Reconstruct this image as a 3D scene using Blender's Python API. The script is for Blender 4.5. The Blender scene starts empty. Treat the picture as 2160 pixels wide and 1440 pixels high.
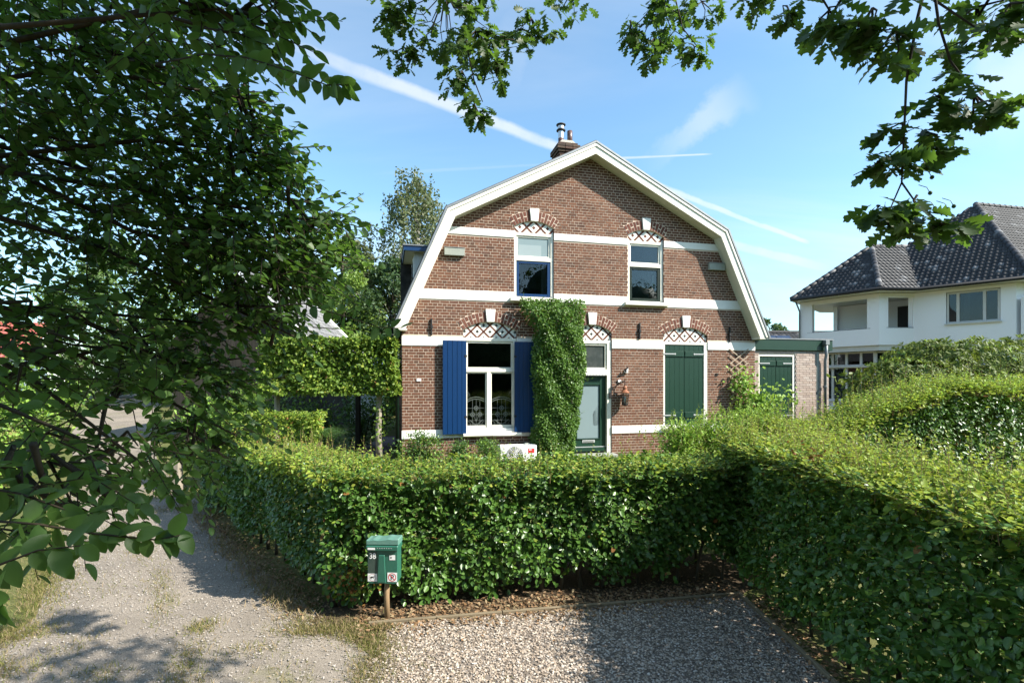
import bpy, bmesh, math, random
import numpy as np
from mathutils import Vector, Matrix

R = math.radians
random.seed(7)
rng = np.random.default_rng(11)
S = bpy.context.scene
COL = S.collection

# ------------------------------------------------------------------ camera, sky, sun, exposure
CAM = Vector((0.0, 0.0, 3.0))
FOC, CX, HY = 1088.0, 1080.0, 800.0            # photograph's focal length, centre and horizon (pixels of 2160)
cd = bpy.data.cameras.new('camera')
cam = bpy.data.objects.new('camera', cd); COL.objects.link(cam)
cam.location = CAM; cam.rotation_euler = (R(90), 0, 0)
cd.sensor_fit = 'HORIZONTAL'; cd.sensor_width = 36.0
cd.lens = FOC / 2160.0 * 36.0; cd.shift_y = 80.0 / 2160.0
cd.clip_start = 0.05; cd.clip_end = 3000
S.camera = cam

SUN_EL, SUN_AZ = 39.0, -20.0                     # azimuth from +X towards +Y
sdir = Vector((math.cos(R(SUN_EL))*math.cos(R(SUN_AZ)), math.cos(R(SUN_EL))*math.sin(R(SUN_AZ)), math.sin(R(SUN_EL))))

def pxdir(px, py):
    return Vector(((px-CX)/FOC, 1.0, (HY-py)/FOC)).normalized()

W = bpy.data.worlds.new('World'); S.world = W; W.use_nodes = True
W.cycles.sampling_method = 'MANUAL'; W.cycles.sample_map_resolution = 512
nt = W.node_tree; N = nt.nodes; Lk = nt.links; N.clear()
def nd(t, **k):
    n = N.new(t)
    for a, b in k.items(): setattr(n, a, b)
    return n
def mth(op, a, b=None, clamp=False):
    n = nd('ShaderNodeMath', operation=op, use_clamp=clamp)
    for i, q in enumerate((a, b)):
        if q is None: continue
        if isinstance(q, (int, float)): n.inputs[i].default_value = q
        else: Lk.new(q, n.inputs[i])
    return n.outputs[0]
def vdot(v, w):
    n = nd('ShaderNodeVectorMath', operation='DOT_PRODUCT'); Lk.new(v, n.inputs[0]); n.inputs[1].default_value = w
    return n.outputs['Value']
def mrange(x, a, b, c=0.0, d=1.0):
    n = nd('ShaderNodeMapRange', interpolation_type='SMOOTHSTEP'); Lk.new(x, n.inputs[0])
    for i, q in enumerate((a, b, c, d)): n.inputs[1+i].default_value = q
    return n.outputs[0]
sky = nd('ShaderNodeTexSky', sky_type='NISHITA'); sky.sun_disc = False
sky.sun_elevation = R(SUN_EL); sky.sun_rotation = math.atan2(sdir.x, sdir.y)
sky.altitude = 0; sky.air_density = 1.0; sky.dust_density = 0.7; sky.ozone_density = 0.6
tc = nd('ShaderNodeTexCoord'); dirv = tc.outputs['Generated']
sep = nd('ShaderNodeSeparateXYZ'); Lk.new(dirv, sep.inputs[0])
zc = mth('ADD', mth('MAXIMUM', sep.outputs[2], 0.0), 0.22)
comb = nd('ShaderNodeCombineXYZ')
Lk.new(mth('DIVIDE', sep.outputs[0], zc), comb.inputs[0]); Lk.new(mth('DIVIDE', sep.outputs[1], zc), comb.inputs[1])
mp = nd('ShaderNodeMapping'); Lk.new(comb.outputs[0], mp.inputs[0])
mp.inputs['Rotation'].default_value = (0, 0, R(-35)); mp.inputs['Scale'].default_value = (0.35, 1.1, 1)
n1 = nd('ShaderNodeTexNoise'); Lk.new(mp.outputs[0], n1.inputs['Vector'])
n1.inputs['Scale'].default_value = 1.1; n1.inputs['Detail'].default_value = 7; n1.inputs['Roughness'].default_value = 0.55; n1.inputs['Distortion'].default_value = 0.5
cirrus = mrange(n1.outputs['Fac'], 0.36, 0.78, 0.02, 0.55)
nw = nd('ShaderNodeTexNoise'); Lk.new(dirv, nw.inputs['Vector']); nw.inputs['Scale'].default_value = 9; nw.inputs['Detail'].default_value = 6; nw.inputs['Roughness'].default_value = 0.65
def contrail(p, q, w0, w1, s0, s1, amp, wob=0.012):
    """soft streak along the great circle through two sky directions, tapering from half-width w0 to w1"""
    a, b = pxdir(*p), pxdir(*q); n = a.cross(b).normalized(); t = (b-a*a.dot(b)).normalized()
    along = mth('ARCTAN2', vdot(dirv, t), vdot(dirv, a)); span = a.angle(b)
    off = mth('ADD', vdot(dirv, n), mth('MULTIPLY', mth('SUBTRACT', nw.outputs['Fac'], 0.5), wob))
    wid = mrange(along, 0, span, w0, w1)
    prof = mrange(mth('DIVIDE', mth('ABSOLUTE', off), wid), 0.25, 1.0, 1.0, 0.0)
    e = mth('MULTIPLY', mrange(along, -s0, s0, 0, 1), mrange(along, span-s1, span+s1*0.2, 1, 0))
    tex = mrange(nw.outputs['Fac'], 0.25, 0.6, 0.6, 1.0)
    return mth('MULTIPLY', mth('MULTIPLY', prof, e), mth('MULTIPLY', tex, amp))
cl = cirrus
for args in (((640, 105), (1715, 516), 0.017, 0.0055, 0.14, 0.02, 0.60, 0.014), ((1510, 505), (1790, 578), 0.011, 0.013, 0.03, 0.10, 0.5),
             ((1300, 334), (1505, 325), 0.003, 0.002, 0.02, 0.02, 0.5, 0.002), ((820, 365), (1180, 345), 0.005, 0.003, 0.10, 0.02, 0.12, 0.004),
             ((1560, 595), (1720, 605), 0.004, 0.004, 0.05, 0.05, 0.25, 0.004), ((1430, 300), (1600, 190), 0.03, 0.05, 0.10, 0.10, 0.42, 0.09),
             ((2090, 60), (2190, 330), 0.05, 0.06, 0.12, 0.12, 0.5, 0.09), ((1120, 0), (1010, 250), 0.05, 0.07, 0.1, 0.2, 0.25, 0.1)):
    cl = mth('MAXIMUM', cl, contrail(*args))
mixc = nd('ShaderNodeMix', data_type='RGBA'); Lk.new(cl, mixc.inputs['Factor']); tint = nd('ShaderNodeMix', data_type='RGBA', blend_type='MULTIPLY'); tint.inputs['Factor'].default_value = 1.0; Lk.new(sky.outputs[0], tint.inputs['A']); tint.inputs['B'].default_value = (0.80, 1.05, 1.09, 1); Lk.new(tint.outputs['Result'], mixc.inputs['A'])
mixc.inputs['B'].default_value = (4.1, 4.2, 4.25, 1)
bg = nd('ShaderNodeBackground'); Lk.new(mixc.outputs['Result'], bg.inputs[0]); bg.inputs[1].default_value = 0.122
out = nd('ShaderNodeOutputWorld'); Lk.new(bg.outputs[0], out.inputs[0])

sl = bpy.data.lights.new('sun', 'SUN'); sl.energy = 5.0; sl.angle = R(0.5); sl.color = (1.0, 0.945, 0.85)
so = bpy.data.objects.new('sun', sl); COL.objects.link(so)
so.rotation_euler = (-sdir).to_track_quat('-Z', 'Y').to_euler(); so.location = (20, -12, 25)

S.view_settings.view_transform = 'Standard'; S.view_settings.look = 'None'
S.view_settings.exposure = 1.2; S.view_settings.gamma = 1.0; S.view_settings.use_curve_mapping = False
S.render.engine = 'CYCLES'
S.cycles.max_bounces = 5; S.cycles.diffuse_bounces = 2; S.cycles.glossy_bounces = 2; S.cycles.transmission_bounces = 3; S.cycles.transparent_max_bounces = 8
S.cycles.caustics_reflective = False; S.cycles.caustics_refractive = False
S.cycles.use_denoising = True

# ------------------------------------------------------------------ materials
MATS = {}
def newmat(name):
    m = bpy.data.materials.new(name); m.use_nodes = True; t = m.node_tree
    MATS[name] = m
    return m, t, t.nodes['Principled BSDF']
def setp(p, **k):
    for a, b in k.items(): p.inputs[a.replace('_', ' ')].default_value = b
def noise(t, scale, detail=4, rough=0.55, vec=None, dist=0.0):
    n = t.nodes.new('ShaderNodeTexNoise'); n.inputs['Scale'].default_value = scale; n.inputs['Detail'].default_value = detail
    n.inputs['Roughness'].default_value = rough; n.inputs['Distortion'].default_value = dist
    if vec is None:
        c = t.nodes.new('ShaderNodeTexCoord'); vec = c.outputs['Object']
    t.links.new(vec, n.inputs['Vector'])
    return n.outputs['Fac']
def ramp(t, fac, stops):
    r = t.nodes.new('ShaderNodeValToRGB'); el = r.color_ramp.elements
    while len(el) < len(stops): el.new(0.5)
    for e, (p, c) in zip(el, stops): e.position = p; e.color = (*c, 1)
    t.links.new(fac, r.inputs[0]); return r.outputs[0]
def mixcol(t, fac, a, b, mode='MIX'):
    m = t.nodes.new('ShaderNodeMix'); m.data_type = 'RGBA'; m.blend_type = mode
    for k, v in (('Factor', fac), ('A', a), ('B', b)):
        if isinstance(v, (int, float)): m.inputs[k].default_value = v
        elif isinstance(v, tuple): m.inputs[k].default_value = (*v, 1) if len(v) == 3 else v
        else: t.links.new(v, m.inputs[k])
    return m.outputs['Result']
def bump(t, p, h, strength=0.3, dist=0.01):
    b = t.nodes.new('ShaderNodeBump'); b.inputs['Strength'].default_value = strength; b.inputs['Distance'].default_value = dist
    t.links.new(h, b.inputs['Height']); t.links.new(b.outputs[0], p.inputs['Normal'])
def rnd(t):
    """one random number per piece: per mesh island and per object"""
    g = t.nodes.new('ShaderNodeNewGeometry'); o = t.nodes.new('ShaderNodeObjectInfo')
    a = t.nodes.new('ShaderNodeMath'); a.operation = 'ADD'; t.links.new(g.outputs['Random Per Island'], a.inputs[0]); t.links.new(o.outputs['Random'], a.inputs[1])
    f = t.nodes.new('ShaderNodeMath'); f.operation = 'FRACT'; t.links.new(a.outputs[0], f.inputs[0])
    return f.outputs[0]
def paint(name, col, rough=0.5, dirt=0.12, spec=0.4, scale=3.0, dirtcol=(0.25, 0.24, 0.2), fine=0.0):
    m, t, p = newmat(name)
    a = noise(t, scale, 6, 0.62)
    f = t.nodes.new('ShaderNodeMapRange'); t.links.new(a, f.inputs[0]); f.inputs[1].default_value = 0.42; f.inputs[2].default_value = 0.78; f.inputs[3].default_value = 0; f.inputs[4].default_value = dirt
    t.links.new(mixcol(t, f.outputs[0], col, dirtcol), p.inputs['Base Color'])
    setp(p, Roughness=rough, Specular_IOR_Level=spec)
    if fine: bump(t, p, noise(t, 90, 4), fine, 0.004)
    return m
def wood(name, c1, c2, scale=(30, 30, 2.5), rough=0.75):
    m, t, p = newmat(name)
    c = t.nodes.new('ShaderNodeTexCoord'); mpn = t.nodes.new('ShaderNodeMapping'); mpn.inputs['Scale'].default_value = scale
    t.links.new(c.outputs['Object'], mpn.inputs[0])
    a = noise(t, 1.0, 8, 0.65, mpn.outputs[0], 0.6)
    t.links.new(ramp(t, a, [(0.3, c1), (0.7, c2)]), p.inputs['Base Color']); setp(p, Roughness=rough, Specular_IOR_Level=0.2)
    bump(t, p, a, 0.4, 0.006)
    return m
def leafmat(name, cols, trans, tfac=0.35, rough=0.42, spec=0.45):
    m, t, p = newmat(name); r = rnd(t)
    k = len(cols)
    c = ramp(t, r, [(i/(k-1) if k > 1 else 0, q) for i, q in enumerate(cols)])
    t.links.new(c, p.inputs['Base Color']); setp(p, Roughness=rough, Specular_IOR_Level=spec)
    tr = t.nodes.new('ShaderNodeBsdfTranslucent'); t.links.new(mixcol(t, r, trans, tuple(x*0.72 for x in trans)), tr.inputs[0])
    mx = t.nodes.new('ShaderNodeMixShader'); mx.inputs[0].default_value = tfac
    t.links.new(p.outputs[0], mx.inputs[1]); t.links.new(tr.outputs[0], mx.inputs[2])
    t.links.new(mx.outputs[0], t.nodes['Material Output'].inputs[0])
    return m
def brickmat(name, cols, fleck=(0.05, 0.03, 0.025)):
    m, t, p = newmat(name); r = rnd(t)
    c = ramp(t, r, [(i/(len(cols)-1), q) for i, q in enumerate(cols)])
    a = noise(t, 38, 5, 0.65); b = noise(t, 1.6, 4, 0.6)
    f = ramp(t, a, [(0.45, (0, 0, 0)), (0.72, (1, 1, 1))])
    c = mixcol(t, mixcol(t, 0.5, (0, 0, 0), f), c, fleck)
    c = mixcol(t, ramp(t, b, [(0.35, (0, 0, 0)), (0.75, (0.24, 0.24, 0.24))]), c, (0.29, 0.17, 0.11))
    t.links.new(c, p.inputs['Base Color']); setp(p, Roughness=0.85, Specular_IOR_Level=0.2)
    bump(t, p, a, 0.5, 0.004)
    return m
def glassmat(name, tint=(0.75, 0.8, 0.8), rough=0.0, ior=1.45, boost=1.15):
    m, t, p = newmat(name); n = t.nodes; n.remove(p)
    g = n.new('ShaderNodeBsdfGlossy'); g.inputs['Roughness'].default_value = rough; g.inputs['Color'].default_value = (0.9, 0.95, 1, 1)
    tr = n.new('ShaderNodeBsdfTransparent'); tr.inputs[0].default_value = (*tint, 1)
    f = n.new('ShaderNodeFresnel'); f.inputs['IOR'].default_value = ior
    mu = n.new('ShaderNodeMath'); mu.operation = 'MULTIPLY'; mu.use_clamp = True; t.links.new(f.outputs[0], mu.inputs[0]); mu.inputs[1].default_value = boost
    c = n.new('ShaderNodeTexCoord'); nz = n.new('ShaderNodeTexNoise'); nz.inputs['Scale'].default_value = 1.7; t.links.new(c.outputs['Object'], nz.inputs[0])
    b = n.new('ShaderNodeBump'); b.inputs['Strength'].default_value = 0.12; b.inputs['Distance'].default_value = 0.02; t.links.new(nz.outputs['Fac'], b.inputs['Height']); t.links.new(b.outputs[0], g.inputs['Normal'])
    mx = n.new('ShaderNodeMixShader'); t.links.new(mu.outputs[0], mx.inputs[0]); t.links.new(tr.outputs[0], mx.inputs[1]); t.links.new(g.outputs[0], mx.inputs[2])
    t.links.new(mx.outputs[0], n['Material Output'].inputs[0])
    return m

WHITE = paint('white_plaster', (0.80, 0.79, 0.75), 0.75, 0.22, 0.2, 1.6, (0.45, 0.43, 0.37), 0.2)
CREAM = paint('cream_paint', (0.80, 0.77, 0.67), 0.42, 0.14, 0.4, 4.0, (0.42, 0.39, 0.29))
SOFFIT = paint('soffit_paint', (0.62, 0.60, 0.48), 0.6, 0.2, 0.3, 3.0)
BLUE = paint('blue_paint', (0.003, 0.030, 0.105), 0.33, 0.25, 0.5, 5.0, (0.010, 0.040, 0.10))
GREEN = paint('green_paint', (0.007, 0.036, 0.021), 0.38, 0.35, 0.5, 4.0, (0.013, 0.048, 0.031))
DGREEN = paint('dark_green_paint', (0.004, 0.014, 0.008), 0.45, 0.2, 0.3, 4.0, (0.010, 0.018, 0.013))
ZINC = paint('zinc', (0.23, 0.245, 0.255), 0.5, 0.5, 0.5, 6.0, (0.12, 0.125, 0.125)); ZINC.node_tree.nodes['Principled BSDF'].inputs['Metallic'].default_value = 0.5
ROOFD = paint('roof_edge', (0.075, 0.072, 0.07), 0.7, 0.5, 0.3, 9.0, (0.03, 0.03, 0.028))
IRON = paint('black_iron', (0.012, 0.012, 0.013), 0.6, 0.3, 0.4, 20.0, (0.04, 0.025, 0.018))
RUST = paint('rusted_copper', (0.27, 0.10, 0.045), 0.6, 0.6, 0.4, 30.0, (0.08, 0.035, 0.02))
STEEL = paint('steel', (0.55, 0.56, 0.57), 0.3, 0.3, 0.5, 12.0, (0.2, 0.2, 0.2)); STEEL.node_tree.nodes['Principled BSDF'].inputs['Metallic'].default_value = 0.8
BROWNP = paint('brown_pipe', (0.085, 0.035, 0.03), 0.35, 0.3, 0.5, 9.0)
GREYV = paint('grey_vent', (0.30, 0.32, 0.28), 0.6, 0.4, 0.3, 14.0, (0.18, 0.18, 0.16))
ENAMEL = paint('white_enamel', (0.80, 0.80, 0.79), 0.35, 0.15, 0.5, 7.0, (0.4, 0.4, 0.38))
REDP = paint('red_print', (0.55, 0.03, 0.035), 0.5, 0.1); BLACKP = paint('black_print', (0.015, 0.015, 0.016), 0.5, 0.1)
STICK = paint('blue_sticker', (0.10, 0.42, 0.62), 0.4, 0.2)
HINGE = paint('white_hinge', (0.42, 0.44, 0.44), 0.5, 0.35, 0.4, 18.0, (0.3, 0.3, 0.3))
MBOX = paint('mailbox_green', (0.022, 0.115, 0.078), 0.42, 0.25, 0.5, 7.0, (0.06, 0.15, 0.11), 0.05)
MBOXD = paint('mailbox_dark_label', (0.028, 0.055, 0.045), 0.45, 0.2, 0.4)
MBOXL = paint('mailbox_lid_green', (0.10, 0.22, 0.18), 0.5, 0.5, 0.4, 14.0, (0.20, 0.30, 0.26), 0.1)
MORTAR = paint('mortar', (0.60, 0.485, 0.385), 0.95, 0.5, 0.1, 2.2, (0.46, 0.38, 0.31), 0.5)
MORTAR2 = paint('pale_mortar', (0.52, 0.48, 0.42), 0.95, 0.5, 0.1, 2.2, (0.38, 0.35, 0.30), 0.5)
BRICK = brickmat('red_brick', [(0.094, 0.040, 0.024), (0.136, 0.054, 0.031), (0.112, 0.050, 0.031), (0.172, 0.074, 0.043), (0.118, 0.046, 0.027), (0.150, 0.068, 0.041), (0.072, 0.034, 0.023), (0.130, 0.060, 0.042)])
BRICKA = brickmat('arch_brick', [(0.10, 0.034, 0.025), (0.13, 0.045, 0.032), (0.16, 0.058, 0.040), (0.115, 0.041, 0.031)])
BRICKP = brickmat('pale_brick', [(0.40, 0.315, 0.265), (0.46, 0.385, 0.33), (0.36, 0.28, 0.24), (0.50, 0.43, 0.38), (0.42, 0.33, 0.28), (0.33, 0.27, 0.24)], (0.2, 0.16, 0.13))
BRICKC = brickmat('sooty_brick', [(0.05, 0.035, 0.03), (0.09, 0.05, 0.04), (0.035, 0.03, 0.028), (0.12, 0.085, 0.055)], (0.02, 0.018, 0.016))
TILEW = paint('white_tile', (0.78, 0.77, 0.71), 0.35, 0.25, 0.5, 9.0, (0.5, 0.47, 0.4))
TILEK = paint('dark_tile', (0.022, 0.024, 0.022), 0.4, 0.2)
STUCCO = paint('white_stucco', (0.90, 0.90, 0.90), 0.9, 0.08, 0.1, 0.7, (0.6, 0.6, 0.6), 0.35)
VFRAME = paint('grey_white_frame', (0.60, 0.60, 0.56), 0.5, 0.2)
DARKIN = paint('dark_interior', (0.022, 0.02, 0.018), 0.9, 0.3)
CURTAIN = paint('curtain', (0.20, 0.20, 0.21), 0.9, 0.3, 0.1)
BLIND = paint('grey_blind', (0.16, 0.18, 0.17), 0.6, 0.2)
GLASS = glassmat('window_glass'); GLASSV = glassmat('villa_glass', (0.5, 0.55, 0.55), 0.0, 1.45, 1.1)
FROST = paint('frosted_film', (0.20, 0.265, 0.28), 0.4, 0.25, 0.4, 2.0, (0.16, 0.215, 0.23))
FROST2 = paint('frosted_film_pale', (0.27, 0.33, 0.345), 0.45, 0.2, 0.4, 2.0)
FROSTD = paint('door_glass', (0.07, 0.08, 0.08), 0.15, 0.2, 0.6)
TOPGLASS = paint('toplight_glass', (0.05, 0.06, 0.058), 0.12, 0.6, 0.6, 5.0, (0.12, 0.13, 0.125))
LEAD = paint('etched_lines', (0.13, 0.155, 0.145), 0.5, 0.2)
POSTW = wood('post_wood', (0.16, 0.10, 0.055), (0.33, 0.23, 0.13))
GREYW = wood('grey_wood', (0.20, 0.17, 0.13), (0.36, 0.32, 0.26))
EDGEW = wood('edging_wood', (0.13, 0.105, 0.07), (0.25, 0.20, 0.13), (2.5, 30, 30))
TRELW = wood('trellis_wood', (0.30, 0.23, 0.17), (0.46, 0.37, 0.28))
BARK = wood('bark', (0.035, 0.028, 0.020), (0.10, 0.085, 0.06), (16, 16, 3)); TWIG = wood('twig_bark', (0.022, 0.017, 0.011), (0.05, 0.04, 0.025), (20, 20, 6))
BARNW = wood('tarred_boards', (0.018, 0.016, 0.013), (0.055, 0.048, 0.038), (14, 14, 1.5))
BIRCHB = wood('birch_bark', (0.10, 0.09, 0.075), (0.42, 0.40, 0.36), (3, 3, 9))
SHOOT = wood('shoot_bark', (0.16, 0.11, 0.055), (0.26, 0.19, 0.09), (20, 20, 6))

HEDGE = leafmat('hedge_leaf', [(0.04, 0.096, 0.015), (0.072, 0.155, 0.025), (0.05, 0.12, 0.021), (0.105, 0.2, 0.034), (0.044, 0.106, 0.021)], (0.15, 0.3, 0.028), 0.16, 0.36, 0.42)
YOUNG = leafmat('young_hedge_leaf', [(0.25, 0.35, 0.045), (0.19, 0.31, 0.042), (0.33, 0.39, 0.055), (0.165, 0.28, 0.04), (0.38, 0.36, 0.07)], (0.46, 0.56, 0.075), 0.34, 0.5, 0.3)
BROWNL = leafmat('brown_leaf', [(0.200, 0.085, 0.025), (0.270, 0.140, 0.045), (0.150, 0.070, 0.030)], (0.300, 0.140, 0.040), 0.25, 0.6, 0.2)
TREEL = leafmat('tree_leaf', [(0.03, 0.068, 0.015), (0.044, 0.094, 0.02), (0.058, 0.112, 0.026), (0.036, 0.076, 0.022)], (0.17, 0.34, 0.04), 0.36, 0.45, 0.3)
OAKL = leafmat('oak_leaf', [(0.026, 0.052, 0.012), (0.036, 0.07, 0.015), (0.046, 0.084, 0.019)], (0.14, 0.27, 0.03), 0.36, 0.48, 0.3)
IVYL = leafmat('ivy_leaf', [(0.066, 0.14, 0.025), (0.105, 0.195, 0.036), (0.082, 0.165, 0.03), (0.14, 0.225, 0.05)], (0.21, 0.38, 0.04), 0.26, 0.45, 0.32)
LIMEL = leafmat('lime_leaf', [(0.21, 0.36, 0.055), (0.27, 0.42, 0.07), (0.18, 0.33, 0.06), (0.31, 0.43, 0.09)], (0.45, 0.66, 0.09), 0.35, 0.5, 0.3)
PLEACH = leafmat('pleached_leaf', [(0.095, 0.175, 0.022), (0.135, 0.215, 0.03), (0.11, 0.19, 0.028), (0.18, 0.235, 0.036)], (0.3, 0.44, 0.05), 0.35, 0.5, 0.3)
RHODO = leafmat('rhododendron_leaf', [(0.085, 0.125, 0.026), (0.115, 0.16, 0.032), (0.135, 0.17, 0.038), (0.095, 0.14, 0.028)], (0.24, 0.32, 0.04), 0.24, 0.5, 0.25)
SHRUB = leafmat('shrub_leaf', [(0.058, 0.124, 0.031), (0.085, 0.169, 0.039), (0.072, 0.143, 0.046)], (0.208, 0.351, 0.052), 0.3)
BIRCHL = leafmat('birch_leaf', [(0.104, 0.137, 0.058), (0.137, 0.163, 0.075), (0.111, 0.124, 0.065), (0.156, 0.163, 0.091)], (0.221, 0.286, 0.091), 0.3, 0.5, 0.3)
FARL1 = leafmat('far_leaf', [(0.072, 0.124, 0.034), (0.098, 0.163, 0.042), (0.081, 0.137, 0.052)], (0.208, 0.338, 0.052), 0.3, 0.5, 0.3)
FARL2 = leafmat('far_light_leaf', [(0.124, 0.208, 0.039), (0.163, 0.247, 0.047), (0.143, 0.221, 0.052)], (0.312, 0.468, 0.065), 0.32, 0.5, 0.3)
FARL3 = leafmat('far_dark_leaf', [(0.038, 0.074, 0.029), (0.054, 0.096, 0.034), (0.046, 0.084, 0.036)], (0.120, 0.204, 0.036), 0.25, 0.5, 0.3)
GRASS = leafmat('grass_blade', [(0.12, 0.14, 0.03), (0.2, 0.185, 0.055), (0.095, 0.125, 0.03), (0.3, 0.24, 0.1)], (0.26, 0.28, 0.06), 0.3, 0.6, 0.2)
STRAW = leafmat('dry_grass', [(0.270, 0.205, 0.115), (0.330, 0.260, 0.150), (0.220, 0.160, 0.090)], (0.300, 0.220, 0.100), 0.2, 0.7, 0.2)
LITTER = leafmat('dead_leaf', [(0.220, 0.125, 0.060), (0.300, 0.185, 0.100), (0.150, 0.085, 0.045), (0.360, 0.260, 0.160)], (0.250, 0.140, 0.050), 0.12, 0.7, 0.2)

def pebble_mat(name, cols):
    m, t, p = newmat(name); r = rnd(t)
    c = ramp(t, r, [(i/(len(cols)-1), q) for i, q in enumerate(cols)])
    t.links.new(c, p.inputs['Base Color']); setp(p, Roughness=0.8, Specular_IOR_Level=0.3)
    return m
PEBBLE = pebble_mat('pebbles', [(0.15, 0.112, 0.08), (0.32, 0.255, 0.195), (0.50, 0.43, 0.355), (0.23, 0.178, 0.135), (0.43, 0.345, 0.26), (0.10, 0.076, 0.058), (0.58, 0.52, 0.45), (0.28, 0.215, 0.16)])
PEBLANE = pebble_mat('lane_grit', [(0.30, 0.27, 0.24), (0.40, 0.36, 0.32), (0.22, 0.195, 0.17), (0.48, 0.445, 0.40)])

def ground_mat(name, base, dark, green=None, gamt=0.5, gscale=0.45, spk=110, lite=(0.47, 0.42, 0.36)):
    m, t, p = newmat(name)
    a = noise(t, 0.8, 8, 0.68); b = noise(t, spk, 3, 0.7); c3 = noise(t, 22, 6, 0.7)
    c = mixcol(t, ramp(t, a, [(0.35, (0, 0, 0)), (0.68, (1, 1, 1))]), base, dark)
    c = mixcol(t, ramp(t, b, [(0.40, (0.75, 0.75, 0.75)), (0.56, (0, 0, 0))]), c, tuple(x*0.45 for x in dark))
    c = mixcol(t, ramp(t, b, [(0.58, (0, 0, 0)), (0.74, (0.8, 0.8, 0.8))]), c, lite)
    c = mixcol(t, ramp(t, c3, [(0.50, (0, 0, 0)), (0.72, (0.4, 0.4, 0.4))]), c, tuple(x*0.6 for x in base))
    if green:
        g = noise(t, gscale, 6, 0.65, None, 0.4)
        c = mixcol(t, ramp(t, g, [(gamt, (0, 0, 0)), (gamt+0.12, (0.8, 0.8, 0.8))]), c, green)
    t.links.new(c, p.inputs['Base Color']); setp(p, Roughness=0.95, Specular_IOR_Level=0.15)
    bump(t, p, mixcol(t, 0.5, b, c3), 0.7, 0.012)
    return m
SOIL = ground_mat('grass_and_soil', (0.085, 0.115, 0.03), (0.15, 0.145, 0.055), (0.20, 0.18, 0.085), 0.55, 0.3, 60, (0.2, 0.2, 0.08))
LANE = ground_mat('lane_grit_surface', (0.34, 0.29, 0.235), (0.20, 0.172, 0.142), (0.17, 0.16, 0.08), 0.57, 0.7)
BAY = ground_mat('gravel_bed', (0.24, 0.20, 0.165), (0.17, 0.14, 0.115), None, 0.5, 0.5, 160)
EARTH = ground_mat('leaf_mould', (0.10, 0.07, 0.043), (0.065, 0.047, 0.03), None, 0.5, 0.5, 70, (0.2, 0.14, 0.08))
PAVE = brickmat('paver', [(0.14, 0.125, 0.125), (0.19, 0.165, 0.16), (0.16, 0.14, 0.145), (0.22, 0.19, 0.18)], (0.07, 0.065, 0.06))
def tilemat(name, cols, lichen=0.0):
    m, t, p = newmat(name); r = rnd(t)
    c = ramp(t, r, [(i/(len(cols)-1), q) for i, q in enumerate(cols)])
    a = noise(t, 3.0, 6, 0.65)
    c = mixcol(t, ramp(t, a, [(0.5, (0, 0, 0)), (0.8, (lichen, lichen, lichen))]), c, (0.20, 0.20, 0.19))
    t.links.new(c, p.inputs['Base Color']); setp(p, Roughness=0.6, Specular_IOR_Level=0.3)
    return m
VTILE = tilemat('grey_roof_tile', [(0.024, 0.025, 0.028), (0.034, 0.035, 0.038), (0.028, 0.029, 0.033), (0.04, 0.04, 0.043), (0.027, 0.028, 0.031), (0.031, 0.031, 0.035), (0.036, 0.036, 0.039), (0.17, 0.17, 0.175)], 0.22)
BARNT = tilemat('weathered_slate', [(0.15, 0.152, 0.158), (0.20, 0.20, 0.205), (0.12, 0.122, 0.128), (0.25, 0.248, 0.245)], 0.5)
REDT = tilemat('red_roof', [(0.42, 0.10, 0.085), (0.48, 0.13, 0.10), (0.36, 0.085, 0.07)], 0.2)
SOLAR = paint('solar_panel', (0.02, 0.03, 0.06), 0.12, 0.1, 0.6)

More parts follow.
